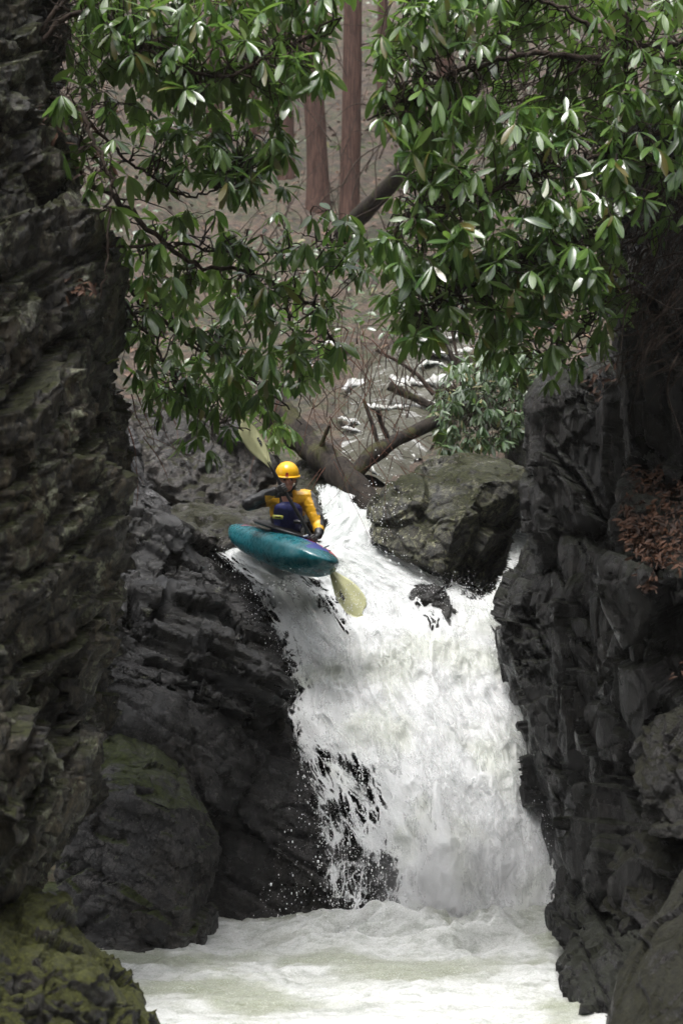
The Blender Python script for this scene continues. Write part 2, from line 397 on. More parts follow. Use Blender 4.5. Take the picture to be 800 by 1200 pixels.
M['foam'] = foam_mat('white_water_foam', scale=(2.0, 0.75, 1.0), grey_amt=0.4, green_amt=0.5, veil=True)
M['rapids'] = foam_mat('rapids_foam', scale=(1, 1, 2), white=(.5, .5, .49), grey=(.16, .16, .14), grey_amt=0.9, green_amt=0.2)
M['pool'] = foam_mat('pool_foam', scale=(1.2, 2.2, 2.2), white=(0.66, 0.67, 0.655), grey=(0.26, 0.28, 0.24), green=(0.22, 0.24, 0.15), grey_amt=0.7, green_amt=0.75, green_big=0.85, bumpy=1.3)
M['drop'] = plain('water_drops', (0.85, 0.86, 0.87), 0.15, 0.05)
M['bark'] = bark_mat('wet_brown_bark', (0.010, 0.008, 0.007), (0.034, 0.027, 0.021), moss=0.4)
M['twig'] = bark_mat('dark_twig_bark', (0.022, 0.016, 0.012), (0.06, 0.042, 0.032))
M['twig_red'] = bark_mat('reddish_twig_bark', (0.06, 0.025, 0.016), (0.13, 0.06, 0.04))
M['trunk'] = bark_mat('red_brown_trunk_bark', (0.034, 0.018, 0.013), (0.095, 0.054, 0.042), scale=(26, 26, 2.2))
M['mosslog'] = bark_mat('mossy_log_bark', (0.06, 0.06, 0.015), (0.2, 0.19, 0.05), scale=(3, 12, 12))
M['leaf'] = leaf_mat('rhododendron_leaf', (0.038, 0.088, 0.026), (0.12, 0.2, 0.045), (0.17, 0.25, 0.07), rough=0.2, trans=0.42)
M['leaf_far'] = leaf_mat('far_rhododendron_leaf', (0.028, 0.06, 0.024), (0.07, 0.12, 0.04), (0.09, 0.13, 0.055), rough=0.4)
M['litter'] = plain('wet_dead_leaves', (0.042, 0.019, 0.010), 0.6, 0.8, 9, spec=0.2)
M['litter_far'] = plain('dry_dead_leaves', (0.085, 0.047, 0.027), 0.7, 0.7, 2)
M['helmet'] = plain('yellow_helmet_shell', (0.74, 0.41, 0.012), 0.22, 0.04)
M['red'] = plain('red_mark', (0.45, 0.02, 0.02), 0.5, 0.1)
M['skin'] = plain('skin', (0.5, 0.26, 0.2), 0.45, 0.12, 30)
M['black'] = plain('black_drysuit_fabric', (0.012, 0.012, 0.013), 0.42, 0.3, 40, 0.3)
M['yellow'] = plain('yellow_jacket_panel', (0.62, 0.33, 0.012), 0.4, 0.12, 30, 0.3)
M['greyc'] = plain('grey_jacket_panel', (0.09, 0.09, 0.09), 0.5, 0.2, 30)
M['navy'] = plain('navy_life_vest', (0.022, 0.03, 0.16), 0.5, 0.25, 30, 0.2)
M['lime'] = plain('lime_webbing', (0.6, 0.62, 0.12), 0.5, 0.1)
M['glove'] = plain('black_neoprene_glove', (0.02, 0.02, 0.02), 0.45, 0.2, 40)
M['teal'] = plain('teal_hull_plastic', (0.007, 0.095, 0.115), 0.3, 0.25, 9)
b = NB(M['teal'].node_tree); P = M['teal'].node_tree.nodes['Principled BSDF']; tc = b.n('ShaderNodeTexCoord'); mp = b.n('ShaderNodeMapping'); mp.inputs['Scale'].default_value = (2.5, 14, 18); b.l(tc.outputs['Object'], mp.inputs['Vector'])
sc_ = b.noise(mp.outputs[0], 5, 7, 0.75, 0.4); old = P.inputs['Base Color'].links[0].from_socket
c = b.mix(b.ramp(sc_, 0.62, 0.7, 0, 0.4), old, (0.05, 0.2, 0.22)); c = b.mix(b.ramp(b.noise(tc.outputs['Object'], 3.5, 4, 0.6), 0.5, 0.64, 0, 0.45), c, (0.006, 0.055, 0.066)); b.l(c, P.inputs['Base Color'])
b.l(b.ramp(b.noise(tc.outputs['Object'], 25, 5, 0.7), 0.4, 0.62, 0.12, 0.5), P.inputs['Roughness']); b.l(b.bump(sc_, 0.25, 0.004), P.inputs['Normal'])
M['kblue'] = plain('blue_deck_graphic', (0.02, 0.035, 0.18), 0.35, 0.15)
M['kred'] = plain('red_deck_graphic', (0.35, 0.025, 0.04), 0.35, 0.25)
M['kyel'] = plain('yellow_deck_graphic', (0.5, 0.5, 0.08), 0.35, 0.15)
M['white'] = plain('white_strap', (0.7, 0.7, 0.68), 0.5, 0.1)
M['blade'] = plain('cream_paddle_blade', (0.46, 0.46, 0.26), 0.35, 0.12, 8)
M['shaft'] = plain('black_paddle_shaft', (0.012, 0.012, 0.013), 0.35, 0.2)
M['logo'] = plain('dark_blade_print', (0.05, 0.05, 0.07), 0.5, 0.1)

# ------------------------------------------------------------------ terrain: hillside and upstream bed
HD = np.array([15.8, 17.2, 18.0, 19, 22, 25, 30, 36, 45, 55, 80, 110]); HZ = np.array([-3.3, -2.2, 0.3, 1.45, 2.35, 3.7, 6.0, 9.2, 14.6, 21.5, 39, 60])
def hill_z(x, y):
    z = np.interp(y, HD, HZ)
    side = np.clip(np.abs(x + 0.2) - 2.2 - 0.02 * (y - 18), 0, None)
    p = np.stack([x * 0.5, y * 0.5, np.zeros_like(x)], -1)
    return z + np.minimum(0.55 * side ** 1.15, 14) + 0.35 * fbm(p, 4, 3) * np.clip((y - 17) / 4, 0.1, 1) + 0.14 * fbm(p * 5, 3, 9) * np.clip((y - 18) / 4, 0, 1)
xs = np.concatenate([np.linspace(-60, -9, 40), np.linspace(-8.8, 8.8, 180), np.linspace(9, 60, 40)])
ys = np.concatenate([np.linspace(15.8, 32, 150), np.linspace(32.3, 60, 100), np.linspace(61, 108, 40)])
X, Y = np.meshgrid(xs, ys); Z = hill_z(X.ravel(), Y.ravel())
def gridfaces(nr, nc):
    i = np.arange(nr * nc).reshape(nr, nc)
    return np.stack([i[:-1, :-1].ravel(), i[:-1, 1:].ravel(), i[1:, 1:].ravel(), i[1:, :-1].ravel()], -1)
m, nt_, P = newmat('leaf_littered_slope'); b = NB(nt_); tc = b.n('ShaderNodeTexCoord'); v = tc.outputs['Object']
c = b.mix(b.ramp(b.noise(v, 1.1, 6, 0.65), 0.44, 0.56), (0.06, 0.039, 0.026), (0.036, 0.042, 0.016))
c = b.mix(b.ramp(b.noise(v, 7, 6, 0.75), 0.45, 0.6, 0, 0.8), c, (0.11, 0.075, 0.05))
c = b.mix(b.ramp(b.noise(v, 4.3, 5, 0.75), 0.5, 0.6, 0, 0.85), c, (0.022, 0.018, 0.013))
b.l(c, P.inputs['Base Color']); P.inputs['Roughness'].default_value = 0.8
b.l(b.bump(b.noise(v, 14, 6, 0.7), 0.9, 0.1), P.inputs['Normal'])
tag(link('hillside', mkq(np.stack([X.ravel(), Y.ravel(), Z], -1), gridfaces(len(ys), len(xs))), m), kind='structure')

def hill_hit(px, py):
    D = np.linspace(16.5, 90, 3000)
    z = hill_z((px - CX) / F * D, D); r = (HY - py) / F * D
    k = np.argmax(z >= r); return D[k]

# pool bed and near ground under everything
xs = np.linspace(-14, 14, 30); ys = np.linspace(-6, 17, 30); X, Y = np.meshgrid(xs, ys)
tag(link('stream_bed', mkq(np.stack([X.ravel(), Y.ravel(), np.full(X.size, -3.4)], -1), gridfaces(30, 30)), M['block']), kind='structure')

# unseen gorge banks beside and behind the camera, added to block the low sky
xs = np.concatenate([np.linspace(-40, -8, 24), np.linspace(-7.6, 7.6, 90), np.linspace(8, 40, 24)]); ys = np.concatenate([np.linspace(-55, -9, 30), np.linspace(-8.5, 9.2, 70)])
X, Y = np.meshgrid(xs, ys); x, y = X.ravel(), Y.ravel()
ax_ = np.abs(x + 0.25 * np.sin(y * .5)); side = np.clip((ax_ - 3.3) / 1.6, 0, 1); side = side * side * (3 - 2 * side)
z = -2.9 + 7.5 * side + np.clip(ax_ - 4.9, 0, None) * 0.75 + np.clip(-7 - y, 0, None) * 0.85 + 0.5 * fbm(np.stack([x * .6, y * .6, 0 * x], -1), 4, 15) * (0.3 + side)
tag(link('unseen_gorge_banks', mkq(np.stack([x, y, np.minimum(z, 34)], -1), gridfaces(len(ys), len(xs))), m), kind='structure')

# ------------------------------------------------------------------ rock walls and boulders
bedL = bed_matrix(0, -55, 0)
cl = thing('cliff', 'tall olive brown rock wall streaked with pale lichen, filling the left side', 'cliff', tuple(W(-100, 1060, 10.5)))
rock('cliff_face', [
    ([(-300, -220, 9.6), (2, -220, 12.6), (24, 60, 12.6), (62, 190, 12.4), (82, 330, 12.1), (-300, 330, 9.2)], 3.0),
    ([(-300, 240, 9.1), (90, 245, 12.3), (109, 330, 12.2), (116, 450, 12.1), (117, 560, 12.0), (124, 660, 11.95), (-300, 660, 8.9)], 3.0),
    ([(-300, 560, 8.9), (116, 570, 12), (123, 700, 11.9), (116, 800, 11.7), (-300, 820, 8.8)], 2.6),
    ([(-300, 780, 8.8), (114, 790, 11.7), (118, 850, 11.6), (96, 945, 11.4), (52, 992, 11.2), (30, 1030, 11.0), (-300, 1090, 8.7)], 2.4)],
    M['cliff_left'], 21, cl, vox=0.03, levels=((1.1, .18), (.45, .10), (.18, .04), (.08, .012)), bed=bedL, stretch=(1.6, 1.2, 1.0), fine=0.006, strata=((.4, .10), (.14, .05), (.06, .018)))
rock('bulge', [[(-60, 845, 10.2), (20, 842, 10.5), (70, 870, 10.9), (98, 925, 11.0), (70, 975, 10.9), (-60, 1000, 10.0), (-60, 900, 9.9), (60, 930, 11.6), (-60, 850, 11.5)]],
     M['cliff_left'], 25, cl, vox=0.025, bed=bedL, stretch=(1, 1, 1), strata=((.14, .04), (.06, .015)))
tag(rock('boulder', [[(-200, 1028, 10.9), (22, 1044, 11.0), (66, 1068, 11.1), (108, 1100, 11.2), (152, 1145, 11.1), (190, 1195, 10.9), (212, 1260, 10.8), (-200, 1330, 9.0), (150, 1330, 10.0), (-150, 1110, 9.7), (60, 1120, 10.3), (120, 1150, 10.3), (-200, 1040, 12.5), (150, 1330, 12.3), (60, 1080, 12.3)]],
         M['moss'], 31, vox=0.022, levels=((.8, .07), (.3, .06), (.12, .03)), fine=0.012, strata=((.25, .04),), bed=bed_matrix(0, 30, 0)), 'moss covered boulder sloping into the pool in the lower left corner', 'boulder')

bedM = bed_matrix(0, 28, 10)
lg = thing('rock_ledge', 'fractured wet black rock ledge below the kayak, left of the waterfall', 'rock ledge', tuple(W(240, 1090, 16)))
rock('ledge_top', [
    ([(100, 612, 17.0), (190, 617, 17.2), (255, 640, 17.85), (294, 692, 17.3), (340, 748, 16.7), (357, 795, 16.4), (335, 830, 16.2), (250, 850, 15.5), (100, 850, 15.0)], 2.0),
    ([(100, 700, 15.6), (230, 690, 16.2), (320, 790, 15.7), (300, 840, 15.5), (100, 800, 15.0)], 1.5)],
    M['ledge'], 41, lg, vox=0.026, levels=((.7, .11), (.3, .08), (.13, .025)), bed=bedM, stretch=(2.4, 1.6, .7), fine=0.004, crack=0.03, strata=((.30, .14), (.11, .06)))
rock('ledge_face', [
    ([(100, 770, 15.2), (250, 800, 15.6), (338, 832, 16.2), (345, 850, 16.2), (255, 965, 15.2), (225, 905, 15.1), (170, 850, 15.0), (100, 830, 15)], 1.6),
    ([(225, 830, 15.8), (340, 836, 16.25), (352, 880, 16.15), (400, 955, 15.85), (430, 1040, 15.55), (440, 1110, 15.4), (100, 1110, 15.6)], 1.4)],
    M['block'], 43, lg, vox=0.026, levels=((1.2, .07), (.45, .035), (.16, .014)), bed=bedM, stretch=(2, 1.6, .9), fine=0.006, strata=((.5, .06), (.16, .012)))
rock('bed_rock', [([(370, 660, 17.7), (450, 650, 17.8), (560, 700, 17.5), (640, 720, 17.2), (650, 850, 16.6), (670, 1110, 15.5), (380, 1110, 15.4), (340, 860, 16.4), (330, 740, 17.0)], 1.6),
                   ([(300, 655, 17.8), (360, 668, 17.3), (395, 690, 16.95), (420, 742, 16.6), (395, 742, 16.65), (330, 720, 17.0)], 1.0)],
     M['ledge'], 47, lg, vox=0.035, levels=((.6, .08), (.25, .05), (.1, .02)), bed=bedM, stretch=(2, 1.5, .8))
tag(rock('boulder', [[(128, 838, 15.2), (175, 855, 15.2), (215, 892, 15.1), (250, 950, 15.0), (258, 975, 14.9), (105, 905, 14.4), (120, 935, 14.25), (200, 945, 14.05), (232, 945, 14.4), (60, 1010, 14.5), (50, 1060, 14.4), (110, 1110, 14.2), (212, 1115, 14.0), (252, 1115, 14.9), (60, 1110, 15.6), (90, 880, 15.6)]],
         M['wet_block'], 51, vox=0.022, levels=((.9, .06), (.35, .035), (.13, .014)), bed=bed_matrix(0, 15, 0), stretch=(1.8, 1.5, .9), fine=0.008), 'smooth dark wet block of rock at the pool edge beneath the ledge', 'boulder')
tag(rock('rock', [[(70, 1080, 14.3), (120, 1082, 14.2), (190, 1090, 14.2), (214, 1102, 14.1), (170, 1116, 13.9), (100, 1118, 13.8), (60, 1112, 14.0), (205, 1130, 14.6), (60, 1120, 14.8)]],
         M['ledge'], 53, vox=0.02, levels=((.4, .05), (.16, .025))), 'low wet rock shelf awash at the left edge of the pool', 'rock')
tag(rock('boulder', [[(432, 634, 17.45), (436, 602, 17.5), (449, 588, 17.5), (469, 559, 17.6), (496, 541, 17.7), (540, 530, 17.8), (588, 536, 17.7), (612, 546, 17.6), (628, 563, 17.5), (500, 578, 17.2), (468, 651, 17.2), (500, 662, 17.05), (518, 672, 17.0), (536, 615, 16.85), (570, 561, 17.1),
                      (625, 590, 18.1), (611, 640, 18.9), (580, 692, 19.2), (556, 706, 19.1), (524, 690, 17.8), (475, 668, 17.9), (450, 590, 19.0), (530, 538, 19.2), (622, 570, 19.2), (602, 700, 19.3), (460, 685, 19.0)]],
         M['boulder'], 61, vox=0.022, levels=((.9, .07), (.35, .035), (.14, .015)), bed=bed_matrix(0, 20, 0), stretch=(1.5, 1.3, 1), fine=0.008), 'big lichen spotted boulder wedged at the top of the waterfall, one side in black shade', 'boulder')
tag(rock('rock', [([(481, 706, 16.88), (492, 692, 16.98), (512, 688, 17.0), (526, 697, 16.95), (529, 736, 16.62), (508, 743, 16.58), (487, 738, 16.62)], .5)],
         M['ledge'], 63, vox=0.015, levels=((.25, .07), (.1, .03))), 'small black rock poking through the white water below the lichened boulder', 'rock')

bedR = bed_matrix(0, 10, 0)
cr = thing('cliff', 'black wet rock wall of jointed pillars, right of the waterfall', 'cliff', tuple(W(760, 1150, 13)))
kw = dict(bed=bed_matrix(0, 78, 25), stretch=(2.4, 1.2, 1), levels=((.8, .13), (.35, .06), (.14, .014)), fine=0.004, crack=0.035, strata=((.34, .14), (.12, .035)))
rock('pillar', [([(640, 468, 15.0), (690, 436, 14.8), (770, 420, 14.4), (900, 420, 13.6), (900, 820, 13.2), (690, 830, 14.0), (645, 660, 14.6), (634, 560, 14.9)], 3.0)], M['cliff_right'], 71, cr, vox=0.028, **kw)
rock('buttress', [([(636, 640, 15.3), (612, 680, 15.4), (598, 706, 15.4), (585, 740, 15.3), (590, 775, 15.2), (612, 830, 15.0), (640, 868, 14.8), (720, 870, 14.2), (700, 630, 14.6)], 2.0)], M['cliff_right'], 72, cr, vox=0.025, **kw)
rock('buttress', [([(618, 800, 15.1), (643, 870, 14.8), (642, 930, 14.7), (641, 1000, 14.6), (650, 1070, 14.4), (655, 1110, 14.2), (740, 1110, 13.4), (760, 800, 13.6)], 2.0)], M['cliff_right'], 73, cr, vox=0.025, **kw)
rock('pillar', [([(738, 130, 13.4), (736, 330, 13.4), (722, 440, 13.3), (724, 560, 13.3), (1000, 560, 11.8), (1000, 60, 12.0)], 3.0)], M['cliff_right'], 74, cr, vox=0.03, **kw)
lz = rock('ledge', [[(738, 552, 13.4), (800, 545, 13.2), (1000, 545, 12.6), (716, 640, 12.6), (722, 668, 12.3), (765, 678, 12.1), (810, 700, 11.9), (1000, 720, 11.0), (725, 820, 13.0), (760, 850, 12.6), (1000, 900, 11.8), (1000, 600, 14), (760, 800, 14)]], M['cliff_right'], 75, cr, vox=0.025, **kw)
rock('pillar', [([(690, 700, 13.9), (735, 690, 13.4), (1000, 690, 12.2), (1000, 1050, 11.9), (730, 1040, 12.8), (688, 1000, 13.6), (690, 860, 13.8)], 2.0)], M['cliff_right'], 76, cr, vox=0.026, **kw)
rock('block', [[(736, 880, 12.3), (765, 845, 12.2), (800, 818, 12.0), (1000, 780, 11.0), (1000, 990, 10.9), (800, 985, 11.7), (748, 975, 12.1), (742, 930, 12.0), (760, 900, 13.5), (1000, 850, 13)]], M['slab'], 77, cr, vox=0.022, levels=((.6, .06), (.25, .04), (.1, .016)))
rock('block', [[(672, 1010, 13.6), (705, 960, 13.4), (760, 985, 12.5), (1000, 1000, 11.4), (1000, 1130, 11.2), (745, 1110, 12.2), (690, 1060, 13.2), (700, 1000, 14.5), (1000, 1000, 13.5)]], M['slab'], 78, cr, vox=0.022, levels=((.6, .08), (.25, .05), (.1, .02)))
rock('block', [[(650, 1052, 14.0), (668, 1030, 13.8), (730, 1040, 13.0), (770, 1090, 12.0), (735, 1150, 11.7), (716, 1200, 11.4), (690, 1185, 11.6), (664, 1140, 12.6), (650, 1110, 13.4), (760, 1210, 12.6), (760, 1060, 13.8)]], M['cliff_right'], 79, cr, vox=0.022, levels=((.5, .07), (.22, .05), (.1, .02)), bed=bed_matrix(0, 75, 0), stretch=(1.6, 1, 1), strata=((.2, .05),))
rock('slab', [[(806, 1000, 11.2), (850, 960, 11.0), (1100, 930, 10.0), (1100, 1350, 9.6), (706, 1350, 10.2), (706, 1212, 10.9), (722, 1140, 11.0), (757, 1085, 11.1), (775, 1210, 10.5), (830, 1010, 12.2), (740, 1200, 11.9), (1100, 1000, 12), (1100, 1350, 11.5)]], M['slab'], 80, cr, vox=0.022, levels=((.9, .05), (.35, .03), (.13, .014)), bed=bed_matrix(0, 30, 0), stretch=(1, 1, 2))

# rocks behind the lip of the fall
tag(rock('boulder', [([(140, 470, 19.6), (175, 478, 19.6), (235, 482, 19.4), (298, 505, 19.2), (318, 545, 19.2), (296, 596, 19.0), (240, 600, 18.9), (200, 585, 19.0), (150, 560, 19.4)], 2.2)], M['far_rock'], 81, vox=0.035, levels=((.8, .07), (.3, .05), (.12, .02))), 'broad grey brown boulder under the rhododendron behind the paddler', 'boulder')
tag(rock('rock', [[(130, 505, 17.5), (150, 512, 17.6), (164, 548, 17.5), (184, 575, 17.4), (193, 622, 17.2), (130, 625, 16.8), (140, 520, 18.4), (190, 620, 18.2), (130, 620, 18.4), (130, 500, 18.2)]], M['shard'], 83, vox=0.022, levels=((.5, .12), (.22, .08), (.09, .03)), bed=bed_matrix(0, -30, 0), stretch=(1, 1, 2.2)), 'crumbly light grey rock spur beside the left rock wall', 'rock')
tag(rock('rock', [[(188, 598, 18.2), (240, 590, 18.6), (300, 592, 18.4), (345, 600, 18.0), (300, 632, 17.5), (190, 622, 17.3), (188, 660, 17.6), (330, 660, 17.6), (200, 620, 19.2), (340, 620, 19.0)]], M['far_rock'], 85, vox=0.03, levels=((.4, .05), (.16, .025))), 'low grey rock shelf just behind the kayak stern', 'rock')
tag(rock('boulder', [([(352, 545, 19.6), (372, 538, 19.6), (392, 556, 19.4), (398, 590, 19.0), (380, 615, 18.7), (345, 610, 18.7)], 1.2)], M['far_rock'], 87, vox=0.03, levels=((.4, .06), (.16, .025))), 'small brown boulder behind the right shoulder of the paddler, under the fallen trunk', 'boulder')
tag(rock('boulder', [([(595, 515, 20.5), (620, 480, 21), (650, 465, 21), (690, 470, 20.5), (690, 600, 19.5), (620, 600, 19.4)], 2.0)], M['far_rock'], 89, vox=0.04, levels=((.7, .1), (.3, .06))), 'brown rock bank between the lichened boulder and the black pillar', 'boulder')

# ------------------------------------------------------------------ white water
def poly_sd(px, py, poly):
    p = np.stack([px, py], -1); poly = np.asarray(poly, float); n = len(poly)
    d = np.full(len(p), 1e9); ins = np.zeros(len(p), bool)
    for i in range(n):
        a = poly[i]; c = poly[(i + 1) % n]; e = c - a; w_ = p - a
        t = np.clip((w_ @ e) / (e @ e + 1e-9), 0, 1)
        d = np.minimum(d, np.linalg.norm(w_ - t[:, None] * e, axis=1))
        cond = ((a[1] > p[:, 1]) != (c[1] > p[:, 1]))
        with np.errstate(divide='ignore', invalid='ignore'):
            xi = (c[0] - a[0]) * (p[:, 1] - a[1]) / (c[1] - a[1] + 1e-12) + a[0]
        ins ^= cond & (p[:, 0] < xi)
    return np.where(ins, d, -d)

POOL_Z = -2.50
FY = [555, 590, 620, 650, 700, 760, 850, 950, 1080, 1130]; FD = [19.4, 18.2, 17.6, 17.1, 16.45, 16.05, 15.62, 15.3, 14.98, 14.62]
FY[8:] = [1050, 1085, 1112]; FD = [19.4, 18.4, 17.9, 17.5, 17.0, 16.6, 16.05, 15.5, 15.0, 14.75, 14.25]
def fall_D(px, py): return np.interp(py, FY, FD)
poly = [(372, 572), (386, 566), (398, 574), (422, 602), (447, 592), (436, 640), (468, 655), (500, 668), (530, 686), (562, 704), (580, 692), (600, 655), (616, 600), (640, 596), (636, 645), (612, 700),
        (582, 738), (594, 778), (614, 825), (640, 872), (644, 930), (642, 1000), (650, 1060), (662, 1112), (350, 1112), (376, 1080), (384, 1000), (368, 935), (348, 882), (334, 838),
        (347, 806), (330, 762), (318, 735), (300, 702), (280, 672), (258, 650), (238, 628), (246, 619), (264, 618), (300, 640), (366, 640), (384, 612)]
st = 1.5
wf = thing('waterfall', 'foaming white waterfall plunging over the ledge between dark rock walls', 'waterfall', tuple(W(520, 1085, 14.9)))
WL = np.array(wf.location)
def water_sheet(name, seed, ahead, cover_scale, rough):
    gx = np.arange(215, 690, st); gy = np.arange(552, 1114, st); GX, GY = np.meshgrid(gx, gy)
    px, py = GX.ravel(), GY.ravel()
    sd_ = poly_sd(px, py, poly); D0 = fall_D(px, py); p3 = Wv(px, py, D0)
    Lx = np.interp(py, [560, 600, 640, 660, 700, 760, 838, 882, 935, 1000, 1085], [372, 372, 250, 268, 300, 330, 336, 352, 380, 400, 395])
    Rx = np.interp(py, [560, 600, 640, 690, 720, 800, 872, 930, 1085], [440, 446, 470, 575, 590, 603, 640, 644, 655])
    uu = (px - Lx) / (Rx - Lx) * 2.2; vv = np.interp(py, [560, 600, 650, 700, 760, 850, 950, 1050, 1112], [0, 1.1, 2.2, 3.0, 3.6, 4.5, 5.3, 6.1, 6.9])
    fl3 = np.stack([uu, vv, 0.4 * p3[:, 1] + seed], -1)
    flow = fl3 * np.array([2.4, 0.8, 1.0]) + seed
    flow = flow + 0.25 * np.stack([fbm(p3 * 2.0, 3, 90 + k + seed) for k in range(3)], -1)
    lace = np.clip(poly_sd(px, py, [(320, 850), (395, 868), (440, 895), (466, 980), (480, 1050), (472, 1088), (350, 1088), (365, 1000), (345, 935)]) / 30 + 0.45, 0, 1)
    strip = np.clip(poly_sd(px, py, [(352, 674), (372, 678), (402, 700), (420, 742), (404, 744), (380, 722), (358, 702)]) / 12 + 0.6, 0, 1)
    knob = np.clip(poly_sd(px, py, [(478, 706), (490, 690), (512, 684), (528, 694), (530, 738), (506, 746), (486, 738)]) / 16 + 0.45, 0, 1)
    leftw = np.where(px < 400, 34.0, 15.0) * np.where(py < 665, 0.8, 1) * np.where(py < 640, 0.5, 1)
    cover = np.clip((sd_ + fbm(p3 * 6, 4, 95) * 8 + 7) / leftw, 0, 1.15)
    cover = np.minimum(cover, 1.15 - 0.86 * np.clip(lace, 0, 1) * (0.9 + 0.6 * np.clip(fbm(p3 * 2.5, 3, 33), -.4, .4))); cover = np.minimum(cover, 1.15 - 0.72 * strip); cover = np.minimum(cover, 1.15 - 0.72 * knob)
    cover *= np.clip((1118 - py + 12 * fbm(p3 * 4, 3, 99)) / 26, 0, 1) ** .5
    cover = cover * cover_scale + (0.0 if cover_scale == 1 else -0.05)
    amp = np.clip(sd_ / 34, 0.1, 1) * (1 - 0.5 * lace)
    dz = (0.10 + 0.10 * (py < 720) * np.clip((720 - py) / 60, 0, 1)) * ridged(flow * 0.9, 3, 41 + seed) + 0.03 * fbm(flow * 3.5, 3, 43 + seed) + rough * ridged(flow * 9, 3, 45 + seed)
    bulge = 0.24 * np.clip(sd_ / 90, 0, 1) ** 0.7 * np.clip((py - 640) / 100, 0, 1)
    pill = 0.75 * np.exp(-((px - 316) / 46) ** 2 - ((py - 674 - 0.15 * (px - 316)) / 26) ** 2)
    Dw = D0 - pill * (1 + 0.5 * fbm(flow * 2, 3, 37)) - amp * dz - bulge - ahead * np.clip((py - 600) / 200, 0.2, 1) * (0.6 + 0.8 * np.clip(fbm(flow * 1.1, 3, 47), -.5, .5))
    V = Wv(px, py, Dw); V[:, 2] += amp * 0.05 * fbm(flow * 4 + 30, 4, 49); V[:, 0] += amp * 0.03 * fbm(flow * 5 + 70, 3, 51)
    Q = gridfaces(len(gy), len(gx))[:, ::-1]; Q = Q[(cover[Q] > 0.02).any(1)]
    used = np.unique(Q); mp_ = -np.ones(len(V), int); mp_[used] = np.arange(len(used))
    me = mkq(V[used] - WL, mp_[Q])
    at_ = me.attributes.new('cover', 'FLOAT', 'POINT'); at_.data.foreach_set('value', cover[used].astype(np.float32))
    af = me.attributes.new('flow', 'FLOAT_VECTOR', 'POINT'); af.data.foreach_set('vector', fl3[used].astype(np.float32).ravel())
    return link(name, me, M['foam'], wf)
water_sheet('cascade', 0, 0.0, 1.0, 0.008)
water_sheet('veil', 13, 0.06, 0.31, 0.010)

# pool
xs = np.arange(-4.2, 4.2, 0.02); ys = np.arange(8.6, 15.6, 0.022); X, Y = np.meshgrid(xs, ys); x, y = X.ravel(), Y.ravel()
pp = np.stack([x * 0.9, y * 1.5, 0 * x], -1); pp = pp + 0.22 * np.stack([fbm(pp * 1.5, 3, 60 + k) for k in range(3)], -1)
near = np.exp(-((y - 14.7) / 0.9) ** 2) * np.exp(-((x - 1.0) / 1.3) ** 2)
z = POOL_Z + 0.07 * fbm(pp * 1.1, 3, 61) + 0.11 * ridged(pp * 1.4, 4, 63) * (0.6 + near) + 0.02 * ridged(pp * 6, 3, 65) + 0.010 * fbm(pp * 22, 3, 67) + 0.22 * near * (0.6 + 0.9 * fbm(pp * 3.0, 4, 69)) + 0.16 * np.exp(-((y - 14.6) / 0.5) ** 2) * np.clip(1 - np.abs(x - .7) / 1.6, 0, 1) * ridged(pp * 2.4, 4, 74)
d1, d2, hid, rel = voro(np.stack([x * 16, y * 16, 0 * x], -1), 68)
z += 0.007 * np.sqrt(np.clip(1 - d1, 0, 1)) * (vn(pp * 2, 70) > -0.2)
tag(link('pool_water', mkq(np.stack([x, y, z], -1), gridfaces(len(ys), len(xs))), M['pool']), kind='structure')

# rapids further up the stream
def band_mesh(bands, off):
    Vs, Qs = [], []
    for path, hw, seed in bands:
        path = np.array(path, float); L = np.concatenate([[0], np.cumsum(np.linalg.norm(np.diff(path, axis=0), axis=1))])
        n = max(10, int(L[-1] / 1.2)); t = np.linspace(0, L[-1], n); cx = np.interp(t, L, path[:, 0]); cy = np.interp(t, L, path[:, 1])
        k = 9; u = np.linspace(-1, 1, k)
        wdt = hw * (0.55 + 0.5 * vn(np.stack([t * 0.1, 0 * t + seed, 0 * t], -1), seed)) * np.clip(np.minimum(t, L[-1] - t) / 8, 0.1, 1)
        PX = cx[:, None] + 0 * u; PY = cy[:, None] + u * wdt[:, None] + 1.5 * vn(np.stack([t * 0.35, 0 * t, 0 * t], -1), seed + 5)[:, None]
        Dm = np.array([hill_hit(a, c) for a, c in zip(cx, cy)])[:, None] + 0 * u
        Dm = np.convolve(Dm[:, 0], np.ones(7) / 7, 'same')[:, None] + 0 * u; Dm[:4] = Dm[4]; Dm[-4:] = Dm[-5]
        lump = 0.12 * ridged(np.stack([PX.ravel() * .12, PY.ravel() * .2, 0 * PX.ravel() + seed], -1), 3, seed).reshape(PX.shape)
        Dm = Dm - off - 0.25 * (1 - u ** 2) - lump
        b0 = sum(len(q) for q in Vs); Vs.append(Wv(PX, PY, Dm).reshape(-1, 3)); Qs.append(gridfaces(n, k) + b0)
    return mkq(np.concatenate(Vs), np.concatenate(Qs))
bands = [([(368, 400), (385, 403), (412, 408)], 5, 1), ([(400, 456), (430, 450), (470, 452), (500, 448), (530, 450)], 12, 2), ([(490, 428), (505, 424), (530, 430), (545, 424)], 5, 3), ([(494, 408), (512, 415), (530, 414), (556, 408)], 5, 4),
         ([(410, 472), (445, 478), (490, 476), (515, 470)], 7, 5), ([(395, 488), (425, 497)], 5, 6), ([(400, 500), (437, 508)], 4, 7), ([(440, 528), (470, 534), (490, 538)], 9, 8), ([(425, 545), (445, 556)], 6, 9), ([(505, 472), (530, 480)], 6, 10), ([(352, 420), (372, 432)], 5, 11), ([(495, 397), (540, 395)], 4, 12)]
rp = tag(link('rapids', band_mesh(bands, 0.2), M['rapids']), kind='structure')
